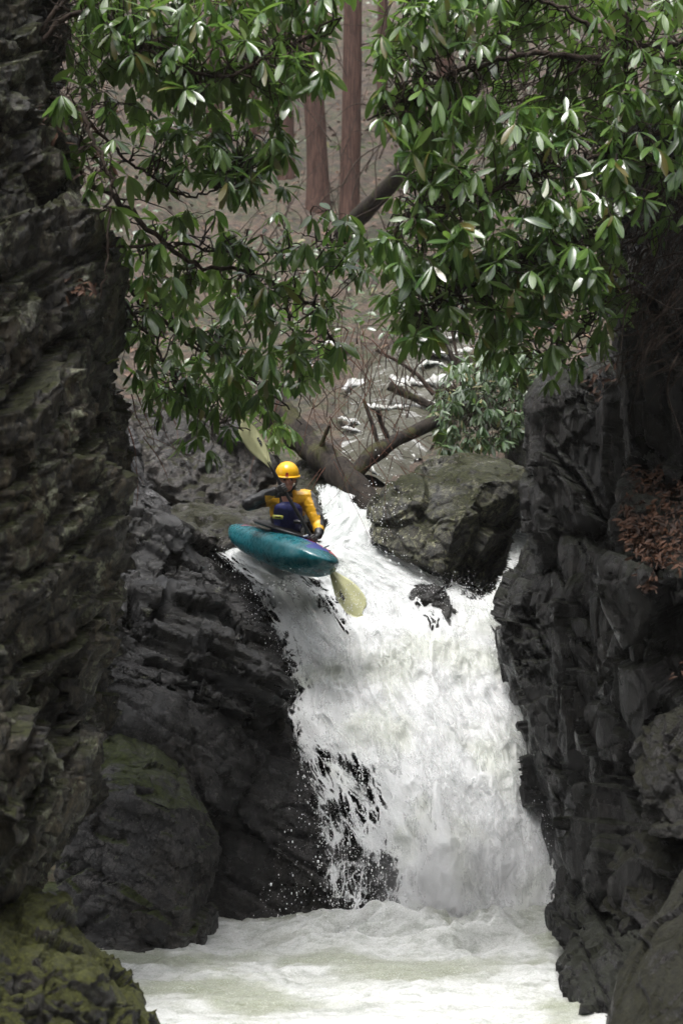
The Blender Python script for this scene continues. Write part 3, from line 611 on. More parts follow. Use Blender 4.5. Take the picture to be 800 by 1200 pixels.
ts = np.linspace(0, 1, 160); cxr = np.interp(ts, [0, .25, .6, 1], [425, 455, 470, 520]); cyr = np.interp(ts, [0, .25, .6, 1], [575, 520, 455, 392]); wr = np.interp(ts, [0, .3, .7, 1], [28, 60, 62, 45])
uw = np.linspace(-1, 1, 40); Dr = np.array([hill_hit(a, c) for a, c in zip(cxr, cyr)]); Dr = np.maximum.accumulate(Dr)
PXr = cxr[:, None] + wr[:, None] * uw; Yr = Dr[:, None] + 0 * PXr; Xr = (PXr - CX) / F * Yr
Zr = hill_z(Xr.ravel(), Yr.ravel()).reshape(Xr.shape); Zr = Zr * 0.4 + np.median(Zr, axis=1)[:, None] * 0.6 + 0.16 + 0.10 * fbm(np.stack([Xr.ravel() * 1.5, Yr.ravel() * 2.5, 0 * Xr.ravel()], -1), 4, 12).reshape(Xr.shape) - 0.15 * uw ** 2
m, nt_, P = newmat('broken_stream_water'); b = NB(nt_); tc = b.n('ShaderNodeTexCoord'); mp2 = b.n('ShaderNodeMapping'); mp2.inputs['Scale'].default_value = (.8, 1.6, 2.0); b.l(tc.outputs['Object'], mp2.inputs['Vector'])
fz = b.noise(mp2.outputs[0], 2.2, 8, 0.72, 0.8)
b.l(b.mix(b.ramp(fz, 0.55, 0.66), (0.05, 0.048, 0.03), (0.34, 0.34, 0.33)), P.inputs['Base Color']); P.inputs['Roughness'].default_value = 0.25; b.l(b.bump(fz, 0.8, 0.06), P.inputs['Normal'])
tag(link('stream', mkq(np.stack([Xr.ravel(), Yr.ravel(), Zr.ravel()], -1), gridfaces(160, 40)), m), kind='structure')

# spray and drops
def spheres(pts, rad, stretch=None):
    t = (1 + 5 ** .5) / 2
    iv = np.array([(-1, t, 0), (1, t, 0), (-1, -t, 0), (1, -t, 0), (0, -1, t), (0, 1, t), (0, -1, -t), (0, 1, -t), (t, 0, -1), (t, 0, 1), (-t, 0, -1), (-t, 0, 1)]) / math.sqrt(1 + t * t)
    fi = np.array([(0, 11, 5), (0, 5, 1), (0, 1, 7), (0, 7, 10), (0, 10, 11), (1, 5, 9), (5, 11, 4), (11, 10, 2), (10, 7, 6), (7, 1, 8), (3, 9, 4), (3, 4, 2), (3, 2, 6), (3, 6, 8), (3, 8, 9), (4, 9, 5), (2, 4, 11), (6, 2, 10), (8, 6, 7), (9, 8, 1)])
    n = len(pts); s = rad[:, None] * (np.ones((n, 3)) if stretch is None else stretch)
    V = (pts[:, None, :] + iv[None] * s[:, None, :]).reshape(-1, 3)
    Fq = (fi[None] + (np.arange(n) * 12)[:, None, None]).reshape(-1, 3)
    return mkq(V, Fq)
pts, rad = [], []
def spray(n, polyg, spread, back=(0.0, 0.35), r=(0.003, 0.011)):
    pl = np.array(polyg, float); lo, hi = pl.min(0), pl.max(0)
    a = rng.uniform(lo, hi, (n * 4, 2)); a = a[poly_sd(a[:, 0], a[:, 1], polyg) > 0][:n]
    a = a + rng.normal(0, spread, a.shape)
    D = fall_D(a[:, 0], a[:, 1]) - 0.16 - rng.uniform(*back, len(a))
    pts.append(Wv(a[:, 0], a[:, 1], D)); rad.append((r[0] + (r[1] - r[0]) * rng.random(len(a)) ** 4) * rng.uniform(.5, 1.15, len(a)))
spray(1500, [(385, 1080), (470, 1080), (480, 900), (360, 860), (350, 900), (370, 960)], 8)
spray(300, [(290, 1085), (400, 1085), (395, 960), (350, 900), (340, 960)], 5, (0, .3), (.003, .009))
spray(900, [(436, 640), (500, 665), (590, 690), (580, 740), (530, 700), (450, 690)], 6, (0, .25), (.003, .009))
spray(500, [(385, 600), (445, 590), (440, 640), (400, 650)], 8, (0, .2), (.003, .008))
spray(700, [(590, 690), (640, 860), (650, 1050), (635, 1050), (620, 860), (575, 740)], 8, (0, .2), (.003, .009))
spray(900, [(262, 650), (300, 700), (350, 780), (380, 860), (355, 870), (335, 790), (290, 710)], 7, (0, .2), (.003, .009))
spray(3000, poly, 3, (0, .12), (.003, .008))
spray(260, [(280, 660), (400, 680), (420, 740), (330, 720)], 6, (0.2, .5), (.003, .007))
for n_, x0, x1, y0, y1, da, db in ((260, 300, 392, 672, 700, 15.3, 16.4), (160, 262, 300, 640, 668, 16.6, 17.4), (220, 388, 432, 690, 725, 15.5, 15.95), (200, 385, 430, 640, 700, 15.9, 16.9), (260, 425, 470, 560, 650, 16.9, 17.8)):
    pts.append(Wv(rng.normal((x0 + x1) / 2, (x1 - x0) / 3, n_), rng.normal((y0 + y1) / 2, (y1 - y0) / 3, n_), rng.uniform(da, db, n_))); rad.append(rng.uniform(.002, .008, n_))
pts = np.concatenate(pts); rad = np.concatenate(rad)
stx = np.stack([0.8 + 0.4 * rng.random(len(pts)), np.ones(len(pts)), 0.9 + 1.2 * rng.random(len(pts))], -1)
sp = link('spray', spheres(pts - WL, rad * np.where(np.arange(len(pts)) < 1900, .95, .62), stx), M['drop'], wf); sp['kind'] = 'stuff'

# ------------------------------------------------------------------ tubes, trunks, logs
def tube_into(V, Q, path, rads, k=6):
    path = np.asarray(path, float); n = len(path); b0 = len(V)
    T = np.gradient(path, axis=0); T /= np.linalg.norm(T, axis=1)[:, None] + 1e-9
    ref = np.array([0.31, 0.2, 0.93]) if abs(T[0] @ np.array([0.31, 0.2, 0.93])) < 0.9 else np.array([1., 0, 0])
    for i in range(n):
        a = np.cross(T[i], ref); a /= np.linalg.norm(a) + 1e-9; c = np.cross(T[i], a)
        for j in range(k):
            an = 2 * math.pi * j / k
            V.append(path[i] + rads[i] * (math.cos(an) * a + math.sin(an) * c))
    for i in range(n - 1):
        for j in range(k):
            j2 = (j + 1) % k
            Q.append((b0 + i * k + j, b0 + i * k + j2, b0 + (i + 1) * k + j2, b0 + (i + 1) * k + j))
    return V, Q
def smooth_path(P, n):
    P = np.asarray(P, float); L = np.concatenate([[0], np.cumsum(np.linalg.norm(np.diff(P, axis=0), axis=1))])
    t = np.linspace(0, L[-1], n); out = np.stack([np.interp(t, L, P[:, i]) for i in range(P.shape[1])], -1)
    for _ in range(max(1, n // max(1, len(P)) // 2)):
        o2 = out.copy(); o2[1:-1] = 0.25 * out[:-2] + 0.5 * out[1:-1] + 0.25 * out[2:]; out = o2
    return out
def pathW(pts, n):
    return smooth_path([W(*p) for p in pts], n)

def log(name, segs, mat, label, cat, wob=0.15, parts=('trunk',), group=None):
    t = thing(name, label, cat, tuple(W(*segs[0][0][-1])), group)
    for i, (pts_, r0, r1) in enumerate(segs):
        P_ = pathW(pts_, 60 if i == 0 else 24); V, Q = [], []; k = 20 if i == 0 else 9
        rr = np.linspace(r0, r1, len(P_)) * (1 + wob * vn(np.stack([np.arange(len(P_)) * .25, 0 * np.arange(len(P_)) + i, 0 * np.arange(len(P_))], -1), 5))
        tube_into(V, Q, P_, rr, k)
        V = np.array(V); q = V.copy(); ctr = np.repeat(P_, k, 0); dirv = V - ctr
        V = ctr + dirv * (1 + wob * fbm(q * 6, 3, 7 + i))[:, None]
        n0 = len(V); Fc = [tuple(f) for f in Q] + [tuple(range(k - 1, -1, -1)), tuple(range(n0 - k, n0))]
        link('trunk' if i == 0 else 'branch', mk(V - np.array(t.location), Fc), mat, t)
    return t
log('fallen_tree', [([(315, 470, 20.0), (360, 522, 19.5), (405, 560, 19.0), (452, 612, 18.5)], .17, .16), ([(408, 566, 19.0), (432, 535, 19.1), (465, 515, 19.4), (512, 493, 19.8)], .10, .075),
                    ([(443, 522, 19.2), (437, 500, 19.2), (426, 468, 19.2)], .028, .018), ([(455, 516, 19.3), (447, 498, 19.25), (442, 480, 19.2)], .03, .024), ([(376, 524, 19.2), (380, 512, 19.1), (386, 498, 19.0)], .03, .02)],
    M['bark'], 'dark fallen trunk with a forked limb lying behind the paddler', 'fallen tree')
log('log', [([(380, 512, 25), (440, 516, 25), (520, 513, 25), (600, 520, 24.8)], .10, .095)], M['mosslog'], 'straight yellow green mossy log lying across the stream in the distance', 'log', 0.08)
log('log', [([(455, 452, 24), (480, 425, 24), (520, 470, 24), (535, 490, 24)][::3], .06, .05)], M['bark'], 'thin dark pole leaning over the far rapids', 'log', 0.1)

def tree(px, base, D, wpx, lean, label, seed, mat=None, h=26, branches=0):
    loc = W(px, base, D); loc[2] -= 0.4
    t = thing('tree', label, 'tree', tuple(loc), 'trees on the far slope')
    r = wpx / F * D / 2; n = 50; zz = np.linspace(0, h, n)
    P_ = np.stack([zz * lean + 0.15 * vn(np.stack([zz * .2, 0 * zz + seed, 0 * zz], -1), seed), 0 * zz, zz], -1)
    rr = r * (1 - 0.6 * zz / h) * (1 + 0.5 * np.exp(-zz / 0.35)); V, Q = [], []; k = 24
    tube_into(V, Q, P_, rr, k); V = np.array(V); ctr = np.repeat(P_, k, 0); V = ctr + (V - ctr) * (1 + 0.09 * ridged(V * np.array([5, 5, 1.2]), 3, seed))[:, None]
    link('trunk', mk(V, Q), mat or M['trunk'], t)
    # high crown, above the frame, and dead stubs on the bole
    rs = np.random.default_rng(seed); V, Q = [], []
    for i in range(26):
        z0 = h * rs.uniform(0.5, 1); a = rs.uniform(0, 6.28); L = (1.15 - z0 / h) * 4.0 + .5
        P2 = np.array([[lean * z0, 0, z0], [lean * z0 + math.cos(a) * L * .5, math.sin(a) * L * .5, z0 + .5], [lean * z0 + math.cos(a) * L, math.sin(a) * L, z0 + .6]])
        tube_into(V, Q, smooth_path(P2, 6), np.linspace(.05, .012, 6), 4)
    for i in range(3):
        z0 = rs.uniform(1, 9); a = rs.uniform(2.6, 6.8); L = rs.uniform(.3, 1.0)
        P2 = np.array([[lean * z0, 0, z0], [lean * z0 + math.cos(a) * L, math.sin(a) * L, z0 + .1]])
        tube_into(V, Q, smooth_path(P2, 4), np.linspace(.025, .008, 4), 4)
    link('crown', mk(V, Q), M['twig'], t)
    return t
tree(371, 240, 36.5, 25, 0.0, 'straight reddish trunk, left of the two clearest trunks in the gap', 101)
tree(414, 290, 34, 24, 0.006, 'reddish trunk with knots, right of the two clearest trunks in the gap', 102)
tree(331, 225, 38.5, 20, -0.004, 'dim red brown trunk partly behind leaves, left of the pair in the gap', 103)
tree(296, 200, 42, 16, 0.0, 'thin brown trunk almost hidden behind the left rhododendron', 104)
tree(446, 190, 44, 13, 0.004, 'narrow grey brown trunk just right of the pair in the gap', 105)
tree(250, 220, 40, 20, 0.01, 'brown trunk hidden behind the dense left rhododendron leaves', 106)
tree(520, 250, 39, 22, 0, 'trunk glimpsed behind the right rhododendron', 107)
log('leaning_tree', [([(400, 275, 33), (440, 235, 32), (490, 180, 31), (560, 90, 30), (620, 10, 30)], .17, .11)], M['bark'], 'mossy trunk leaning to the right across the base of the reddish trunks', 'tree', 0.1)
log('sapling', [([(530, 540, 23), (545, 470, 23), (528, 380, 23), (522, 300, 23)], .03, .015), ([(528, 380, 23), (550, 350, 23), (575, 330, 23)], .015, .006)], M['twig'], 'thin bare sapling rising in front of the far rapids', 'sapling', 0.1)
log('sapling', [([(545, 450, 22), (530, 420, 22), (515, 395, 22), (508, 370, 22)], .04, .03)], M['bark'], 'broken leaning snag with a pale orange tip above the far rapids', 'sapling', 0.1)
log('sapling', [([(508, 462, 24), (490, 440, 24), (470, 425, 24), (440, 410, 24)], .035, .02)], M['twig'], 'dark stick slanting across the middle of the far rapids', 'sapling', 0.1)

# ------------------------------------------------------------------ rhododendrons
lt = np.array([0.0, 0.12, 0.3, 0.52, 0.74, 0.9, 1.0]); lw = np.array([0.07, 0.42, 0.78, 1.0, 0.86, 0.5, 0.03])
def leaf_array(base, dirv, nor, length, width, droop, fold):
    """n leaves -> vertices (n, 21, 3)"""
    n = len(base); side = np.cross(dirv, nor); side /= np.linalg.norm(side, axis=1)[:, None] + 1e-9
    nor = np.cross(side, dirv)
    t = lt[None, :, None]
    mid = base[:, None] + dirv[:, None] * (length[:, None, None] * t) - nor[:, None] * (droop[:, None, None] * length[:, None, None] * t ** 2)
    off = side[:, None] * (width[:, None, None] * 0.5 * lw[None, :, None]); lift = nor[:, None] * (fold[:, None, None] * width[:, None, None] * 0.5 * lw[None, :, None])
    return np.stack([mid - off + lift, mid, mid + off + lift], 2).reshape(n, -1, 3)
lf = []
for r_ in range(len(lt) - 1):
    for s_ in range(2):
        a = r_ * 3 + s_; lf.append((a, a + 1, a + 4, a + 3))
lf = np.array(lf)

def foliage_mesh(base, dirv, nor, length, width, droop, fold, rnd):
    V = leaf_array(base, dirv, nor, length, width, droop, fold); n = len(base); nv = V.shape[1]
    Q = (lf[None] + (np.arange(n) * nv)[:, None, None]).reshape(-1, 4)
    me = mkq(V.reshape(-1, 3), Q)
    ca = me.color_attributes.new('rnd', 'FLOAT_COLOR', 'POINT')
    c = np.ones((n, nv, 4), np.float32); c[..., 0] = rnd[:, None, 0]; c[..., 1] = rnd[:, None, 1]; c[..., 2] = np.tile(np.array([1, 0, 1]), nv // 3)[None]
    ca.data.foreach_set('color', c.ravel())
    return me

def whorls(cent, axis, rs, size=(0.10, 0.17), nl=(5, 9)):
    B, Dv, N, L = [], [], [], []
    for c_, ax in zip(cent, axis):
        k = rs.integers(nl[0], nl[1] + 1); a0 = rs.uniform(0, 6.28)
        ax = ax / np.linalg.norm(ax); u = np.cross(ax, [0.2, 0.1, 1.0]); u /= np.linalg.norm(u) + 1e-9; v_ = np.cross(ax, u)
        droop = rs.uniform(0.3, 2.2); wsz = rs.uniform(.75, 1.1)
        for j in range(k):
            a = a0 + 6.283 * j / k + rs.normal(0, .25)
            rad = math.cos(a) * u + math.sin(a) * v_
            d = rad + ax * rs.uniform(0.1, 0.9); d[2] -= droop * rs.uniform(.6, 1.3); d /= np.linalg.norm(d)
            nn = np.array([0, 0, 1.0]) + 0.5 * ax + rs.normal(0, .35, 3)
            nn = nn - d * (nn @ d)
            if np.linalg.norm(nn) < 0.15: nn = np.cross(d, u)
            B.append(c_ + 0.012 * rad); Dv.append(d); N.append(nn / np.linalg.norm(nn)); L.append((size[0] + (size[1] - size[0]) * rs.random() ** .6) * wsz)
    B, Dv, N, L = map(np.array, (B, Dv, N, L)); n = len(B)
    return B, Dv, N, L, L * rs.uniform(.23, .33, n), rs.uniform(-.05, .35, n), rs.uniform(-.1, .5, n), rs.random((n, 2))

def rhodo(label, limbs, regions, seed, leafmat, size=(.09, .215), dens=1.35, twig=None, loc=None, group=None, name='rhododendron'):
    """limbs: list of (px,py,D) paths with radii; regions: (polygon, count, (Dmin, Dmax))"""
    rs = np.random.default_rng(seed)
    t = thing(name, label, 'shrub', tuple(W(*loc)), group); T0 = np.array(t.location)
    paths = [(pathW(p, 40), r0, r1) for p, r0, r1 in limbs]
    allp = np.concatenate([p for p, _, _ in paths]); own = np.concatenate([np.full(40, i) for i in range(len(paths))])
    buckets = [([], []) for _ in paths]
    for polyg, cnt, (da, db) in regions:
        pl = np.array(polyg, float); lo, hi = pl.min(0), pl.max(0); got = 0
        a = rs.uniform(lo, hi, (cnt * 5, 2)); cnt = int(cnt * dens); a = rs.uniform(lo, hi, (cnt * 6, 2)); a = a[poly_sd(a[:, 0], a[:, 1], polyg) > -6][:cnt]
        D = rs.uniform(da, db, len(a)); c_ = Wv(a[:, 0], a[:, 1], D)
        for q in c_:
            e = allp - q; e[:, 1] *= 0.6
            dd = (e ** 2).sum(1); i = np.argmin(dd + rs.uniform(0, .25, len(dd))); buckets[own[i]][0].append(q); buckets[own[i]][1].append(i)
    for bi, (P_, r0, r1) in enumerate(paths):
        V, Q = [], []
        tube_into(V, Q, P_ + 0.012 * rs.normal(size=P_.shape), np.linspace(r0, r1, len(P_)), 8)
        cent, axis = buckets[bi][0], []
        for q, i in zip(*buckets[bi]):
            s_ = allp[i]; dv = q - s_; mid = s_ + dv * 0.5 + np.array([0, 0, 0.10 * np.linalg.norm(dv)]) + rs.normal(0, .07, 3)
            pth = smooth_path([s_, mid, q], 9); pth[1:-1] += rs.normal(0, .012, (7, 3))
            tube_into(V, Q, pth, np.linspace(.0075, .003, 9), 4)
            axis.append(dv / (np.linalg.norm(dv) + 1e-6) + np.array([0, -.3, .4]) + rs.normal(0, .4, 3))
        br = link('branch', mk(np.array(V) - T0, Q), twig or M['twig'], t)
        if cent:
            A = whorls(np.array(cent) - T0, np.array(axis), rs, size)
            link('foliage', foliage_mesh(*A), leafmat, br)
    return t

rhodo('glossy rhododendron overhanging from the top of the left rock wall', [
    ([(20, 90, 12.4), (80, 10, 12.4), (130, 25, 12.2), (200, 80, 12.0), (262, 90, 12.0), (330, 60, 12.0), (400, 20, 12)], .022, .007),
    ([(30, 60, 12.6), (100, -30, 12.6), (220, -40, 12.4), (340, -30, 12.2), (420, -10, 12)], .022, .008),
    ([(55, 112, 12.5), (85, 118, 12.3), (110, 160, 12.1), (132, 215, 12.0), (128, 290, 12.0), (118, 350, 12)], .02, .006),
    ([(85, 118, 12.3), (150, 190, 12.6), (220, 235, 12.8), (290, 205, 13)], .014, .006)],
    [([(60, -120), (420, -120), (410, -10), (90, -10)], 60, (11.8, 13.2)), ([(95, -25), (400, -25), (388, 40), (374, 95), (345, 115), (335, 120), (300, 90), (200, 110), (130, 70)], 150, (11.6, 12.9)),
     ([(190, 90), (330, 60), (335, 150), (315, 205), (240, 220), (190, 190)], 75, (12.0, 13.2)),
     ([(140, 110), (250, 90), (335, 150), (325, 245), (220, 250), (140, 200)], 22, (12.2, 13.6)),
     ([(50, 0), (130, 20), (190, 110), (150, 130), (80, 70)], 22, (12.6, 13.6)),
     ([(55, 110), (125, 100), (150, 250), (100, 260)], 16, (11.9, 12.6))], 201, M['leaf'], loc=(30, 110, 12.5), group='rhododendrons over the gorge')
rhodo('rhododendron with drooping branches just above and left of the paddler', [
    ([(110, 215, 13.0), (150, 245, 12.9), (200, 290, 12.8), (225, 312, 12.8), (290, 318, 12.9), (330, 335, 13), (372, 362, 13.2), (400, 420, 13.5)], .024, .008),
    ([(95, 290, 12.6), (150, 290, 12.6), (215, 285, 12.9), (290, 300, 13.4), (350, 290, 13.6), (410, 275, 13.8)], .013, .006),
    ([(100, 260, 12.9), (160, 350, 13.0), (220, 400, 13.4), (290, 440, 14), (340, 480, 14.4)], .018, .007),
    ([(130, 330, 13.2), (190, 420, 13.6), (225, 470, 14.2), (250, 500, 14.8)], .013, .005),
    ([(330, 335, 13.4), (345, 400, 13.8), (350, 450, 14), (352, 500, 14.2)], .009, .004)],
    [([(130, 290), (210, 255), (330, 240), (420, 250), (432, 320), (400, 350), (300, 330), (200, 350), (140, 360)], 80, (12.4, 14)),
     ([(140, 350), (300, 330), (400, 350), (400, 420), (330, 430), (230, 470), (150, 430)], 110, (12.6, 14.4)),
     ([(165, 450), (300, 420), (350, 450), (325, 478), (285, 480), (268, 500), (262, 535), (230, 515), (190, 500)], 52, (13.6, 14.9)), ([(290, 490), (345, 490), (340, 540), (320, 545)], 14, (16.9, 17.4)),
     ([(350, 400), (400, 400), (390, 440), (355, 450)], 12, (13.6, 14.6))], 202, M['leaf'], dens=1.05, loc=(100, 235, 13), group='rhododendrons over the gorge')
rhodo('largest rhododendron, a dense glossy mass overhanging from the right rock wall', [
    ([(840, 60, 12.6), (790, 75, 12.4), (735, 68, 12.3), (690, 70, 12.2), (620, 60, 12), (540, 80, 11.9), (470, 120, 11.8), (430, 140, 11.8)], .034, .008),
    ([(840, 40, 12.6), (760, 55, 12.2), (700, 36, 12.0), (620, -10, 12), (500, -20, 12)], .022, .008),
    ([(830, 130, 12.6), (740, 170, 12.3), (640, 200, 12.1), (560, 230, 12), (480, 250, 12)], .024, .007),
    ([(820, 200, 12.8), (720, 260, 12.6), (640, 300, 12.4), (560, 330, 12.4), (490, 370, 12.4)], .02, .006),
    ([(735, -20, 12.0), (733, 60, 12.0), (732, 150, 12.0), (728, 220, 12)], .012, .007),
    ([(800, 240, 12.9), (730, 330, 12.9), (680, 390, 12.8), (640, 430, 12.8)], .016, .006)],
    [([(440, 40), (470, -25), (590, -25), (580, 40), (560, 130), (480, 160), (460, 170), (445, 110)], 95, (11.5, 12.8)),
     ([(470, 150), (600, 120), (720, 130), (735, 260), (680, 330), (560, 330), (470, 320), (440, 290), (470, 220)], 215, (11.6, 13.2)),
     ([(700, -20), (830, -20), (830, 240), (760, 270), (725, 200), (700, 80)], 90, (11.6, 13)),
     ([(440, 300), (560, 300), (690, 310), (735, 290), (715, 400), (680, 415), (640, 445), (610, 430), (560, 390), (520, 360), (490, 405), (465, 380), (445, 340)], 135, (12, 13.6)),
     ([(580, -20), (720, -20), (720, 130), (580, 120)], 55, (12.4, 13.6)),
     ([(440, -120), (860, -120), (860, -10), (450, -10)], 70, (11.8, 13.4))], 203, M['leaf'], loc=(840, 60, 12.6), group='rhododendrons over the gorge')
rhodo('smaller dull green rhododendron far back behind the lichened boulder', [
    ([(640, 540, 21), (600, 500, 20.6), (560, 470, 20.3), (530, 460, 20.2)], .03, .01),
    ([(640, 520, 21), (610, 460, 20.6), (570, 430, 20.4)], .03, .01)],
    [([(505, 480), (535, 430), (600, 405), (645, 420), (640, 480), (600, 515), (525, 528)], 170, (19.4, 21))], 204, M['leaf_far'], size=(.09, .15), dens=2.4, loc=(640, 540, 21), group='rhododendrons over the gorge')

def tangle(label, seeds_box, n, seed, mat, name='dead_branches', length=(30, 90), ang=(-0.6, 0.6), r=(.004, .0015), D=(12, 13.2), cat='branches', kinds=1):
    rs = np.random.default_rng(seed); V, Q = [], []
    for i in range(n):
        x0, y0 = rs.uniform(seeds_box[0], seeds_box[2]), rs.uniform(seeds_box[1], seeds_box[3]); d = rs.uniform(*D); a = rs.uniform(*ang); L = rs.uniform(*length)
        P_ = [(x0, y0, d)]
        for k in range(5):
            a += rs.normal(0, .3); P_.append((P_[-1][0] - math.cos(a) * L / 5, P_[-1][1] + math.sin(a) * L / 5, d + rs.normal(0, .05)))
        tube_into(V, Q, pathW(P_, 12), np.linspace(r[0], r[1], 12) * rs.uniform(.6, 1.5), 4)
    V = np.array(V); c_ = V.mean(0); o = link(name, mk(V - c_, Q), mat); o.location = c_
    return tag(o, label, cat, kind='stuff')
tangle('', (735, 190, 860, 420), 260, 301, M['twig'], 'root_tangle', (30, 110), (0.3, 1.5), (.006, .002), (12.2, 13.1))
tangle('', (560, 10, 740, 150), 170, 302, M['twig'], 'hemlock_twigs', (40, 130), (0.2, 0.9), (.004, .0015), (12, 13))
tangle('', (60, 10, 140, 220), 150, 303, M['twig'], 'twig_tangle', (20, 80), (-1.6, 1.6), (.004, .0015), (12.3, 13.6))
tangle('', (360, 380, 600, 560), 150, 304, M['twig'], 'brushwood', (20, 90), (-2.2, -0.6), (.008, .003), (20, 24))
tangle('', (330, 350, 470, 560), 60, 305, M['twig_red'], 'bare_twigs', (40, 130), (0.8, 2.4), (.004, .0015), (14, 18.8))
tangle('', (130, 430, 200, 520), 14, 306, M['twig_red'], 'bare_twigs', (40, 110), (2.0, 2.7), (.005, .002), (14, 16))

# dead leaves
def litter(name, spots, n, seed, size, parent=None, flat=True):
    rs = np.random.default_rng(seed); B, Dv, N, L = [], [], [], []
    for (poly4, cnt) in spots:
        a = np.array(poly4, float)
        for i in range(cnt):
            u, v_ = rs.random(), rs.random()
            q = (a[0] * (1 - u) + a[1] * u) * (1 - v_) + (a[3] * (1 - u) + a[2] * u) * v_
            B.append(W(*q) + rs.normal(0, .012, 3)); d = rs.normal(size=3) * np.array([1, .6, .45]) + np.array([-.2, -.45, -.6]); d /= np.linalg.norm(d); Dv.append(d)
            nn = np.array([-.2, -.6, .8]) + rs.normal(0, .45, 3); nn -= d * (nn @ d); N.append(nn / np.linalg.norm(nn)); L.append(rs.uniform(*size))
    B, Dv, N, L = map(np.array, (B, Dv, N, L)); k = len(B); c_ = B.mean(0)
    o = link(name, foliage_mesh(B - c_, Dv, N, L, L * rs.uniform(.18, .36, k), rs.uniform(-.3, .5, k), rs.uniform(.1, .9, k), rs.random((k, 2))), M['litter']); o.location = c_
    return tag(o, kind='stuff')
litter('leaf_litter', [([(738, 548, 13.2), (830, 540, 12.9), (830, 625, 12.2), (722, 615, 12.6)], 620), ([(722, 610, 12.5), (800, 615, 12.2), (800, 668, 11.9), (735, 640, 12.3)], 380), ([(742, 640, 12.15), (775, 650, 12.0), (768, 690, 11.95), (752, 690, 12.0)], 90), ([(780, 770, 12), (820, 760, 11.7), (820, 800, 11.7), (785, 795, 11.9)], 12)], 0, 401, (.035, .085))
litter('leaf_litter', [([(70, 120, 12.4), (110, 130, 12.4), (130, 215, 12.2), (95, 215, 12.2)], 60), ([(20, 110, 12.1), (60, 115, 12.2), (90, 160, 12.1), (40, 160, 12.0)], 25), ([(70, 320, 11.9), (120, 325, 12.0), (125, 345, 11.9), (80, 345, 11.8)], 25), ([(680, 425, 14.6), (735, 420, 14.2), (730, 470, 14.0), (690, 460, 14.4)], 40)], 0, 402, (.05, .11))

rs = np.random.default_rng(77); n = 20000
y_ = 19 + 48 * rs.random(n) ** 0.8; x_ = rs.uniform(-1, 1, n) * (1.5 + y_ * 0.24); z_ = hill_z(x_, y_)
keep = ~((np.abs(x_ - .6) < 1.6) & (y_ < 27)); x_, y_, z_ = x_[keep], y_[keep], z_[keep]; n = len(x_)
d_ = rs.normal(size=(n, 3)) * np.array([1, .7, .5]); d_ /= np.linalg.norm(d_, axis=1)[:, None]; nn = np.array([0, -.5, .8]) + rs.normal(0, .4, (n, 3)); nn -= d_ * (nn * d_).sum(1)[:, None]; nn /= np.linalg.norm(nn, axis=1)[:, None]
L = rs.uniform(.07, .19, n)
def slope_leaves(sel, mat, name, lift):
    B = np.stack([x_, y_, z_ + lift], -1)[sel]; k = len(B); c_ = B.mean(0)
    o = link(name, foliage_mesh(B - c_, d_[sel], nn[sel], L[sel], L[sel] * rs.uniform(.3, .6, k), rs.uniform(-.2, .5, k), rs.uniform(.0, .6, k), rs.random((k, 2))), mat); o.location = c_; o['kind'] = 'stuff'
cl_ = fbm(np.stack([x_ * .5, y_ * .4, 0 * x_], -1), 3, 5) + rs.normal(0, .1, n)
slope_leaves(cl_ < 0.08, M['litter_far'], 'leaf_litter', 0.03); slope_leaves(cl_ >= 0.08, M['leaf_far'], 'undergrowth', 0.12)
tangle('', (250, 60, 620, 420), 130, 307, M['twig'], 'brushwood', (30, 140), (-2.3, -0.7), (.012, .003), (26, 34))

# ------------------------------------------------------------------ kayak
yaw, pitch, roll = math.radians(26), math.radians(13), math.radians(14)
fw = Vector((math.sin(yaw) * math.cos(pitch), -math.cos(yaw) * math.cos(pitch), -math.sin(pitch)))
left0 = Vector((0, 0, 1)).cross(fw).normalized(); up0 = fw.cross(left0)
left = left0 * math.cos(roll) - up0 * math.sin(roll); upv = fw.cross(left)      # rolled towards the paddler's left
K = Matrix((fw, left, upv)).transposed().to_4x4()
K.translation = Vector(W(322, 664, 16.45))
def KW(x, y, z): return np.array(K @ Vector((x, y, z)))
ky = thing('kayak', 'teal plastic kayak with red and blue deck graphics dropping over the waterfall', 'kayak')
ky.matrix_world = K
KL, KWd = 2.05, 0.66
def kprof(u):
    au = np.abs(u)
    w_ = KWd / 2 * np.clip(1 - au ** 3.2, 0, 1) ** 0.58
    zb = np.where(u > 0, 0.17, 0.13) * au ** 2.6
    zt = 0.33 + np.where(u > 0, 0.04, -0.03) * np.sin(np.clip(au, 0, 1) * math.pi * .75) - 0.05 * au ** 3
    e = np.clip(1 - au ** 7, 0, 1) ** 0.5; zc = zb + (zt - zb) * 0.58
    return w_, zc - (zc - zb) * e, zc, zc + (zt - zc) * e
us = np.sin(np.linspace(-1, 1, 70) * math.pi / 2); nk = 36; V = []
for u in us:
    w_, zb, zc, zt = [float(x) for x in kprof(np.array(u))]
    for j in range(nk):
        a = 2 * math.pi * j / nk; c_, s_ = math.cos(a), math.sin(a); ex = 2 / 2.2 if s_ > 0 else 2 / 2.9
        V.append((u * KL / 2, w_ * math.copysign(abs(c_) ** ex, c_), zc + ((zt - zc) if s_ > 0 else (zc - zb)) * math.copysign(abs(s_) ** ex, s_)))
Q = []
for i in range(len(us) - 1):
    for j in range(nk):
        j2 = (j + 1) % nk; Q.append((i * nk + j, i * nk + j2, (i + 1) * nk + j2, (i + 1) * nk + j))
me = mk(V, Q); hull_o = link('hull', me, [M['teal'], M['kblue'], M['kred'], M['kyel']], ky)
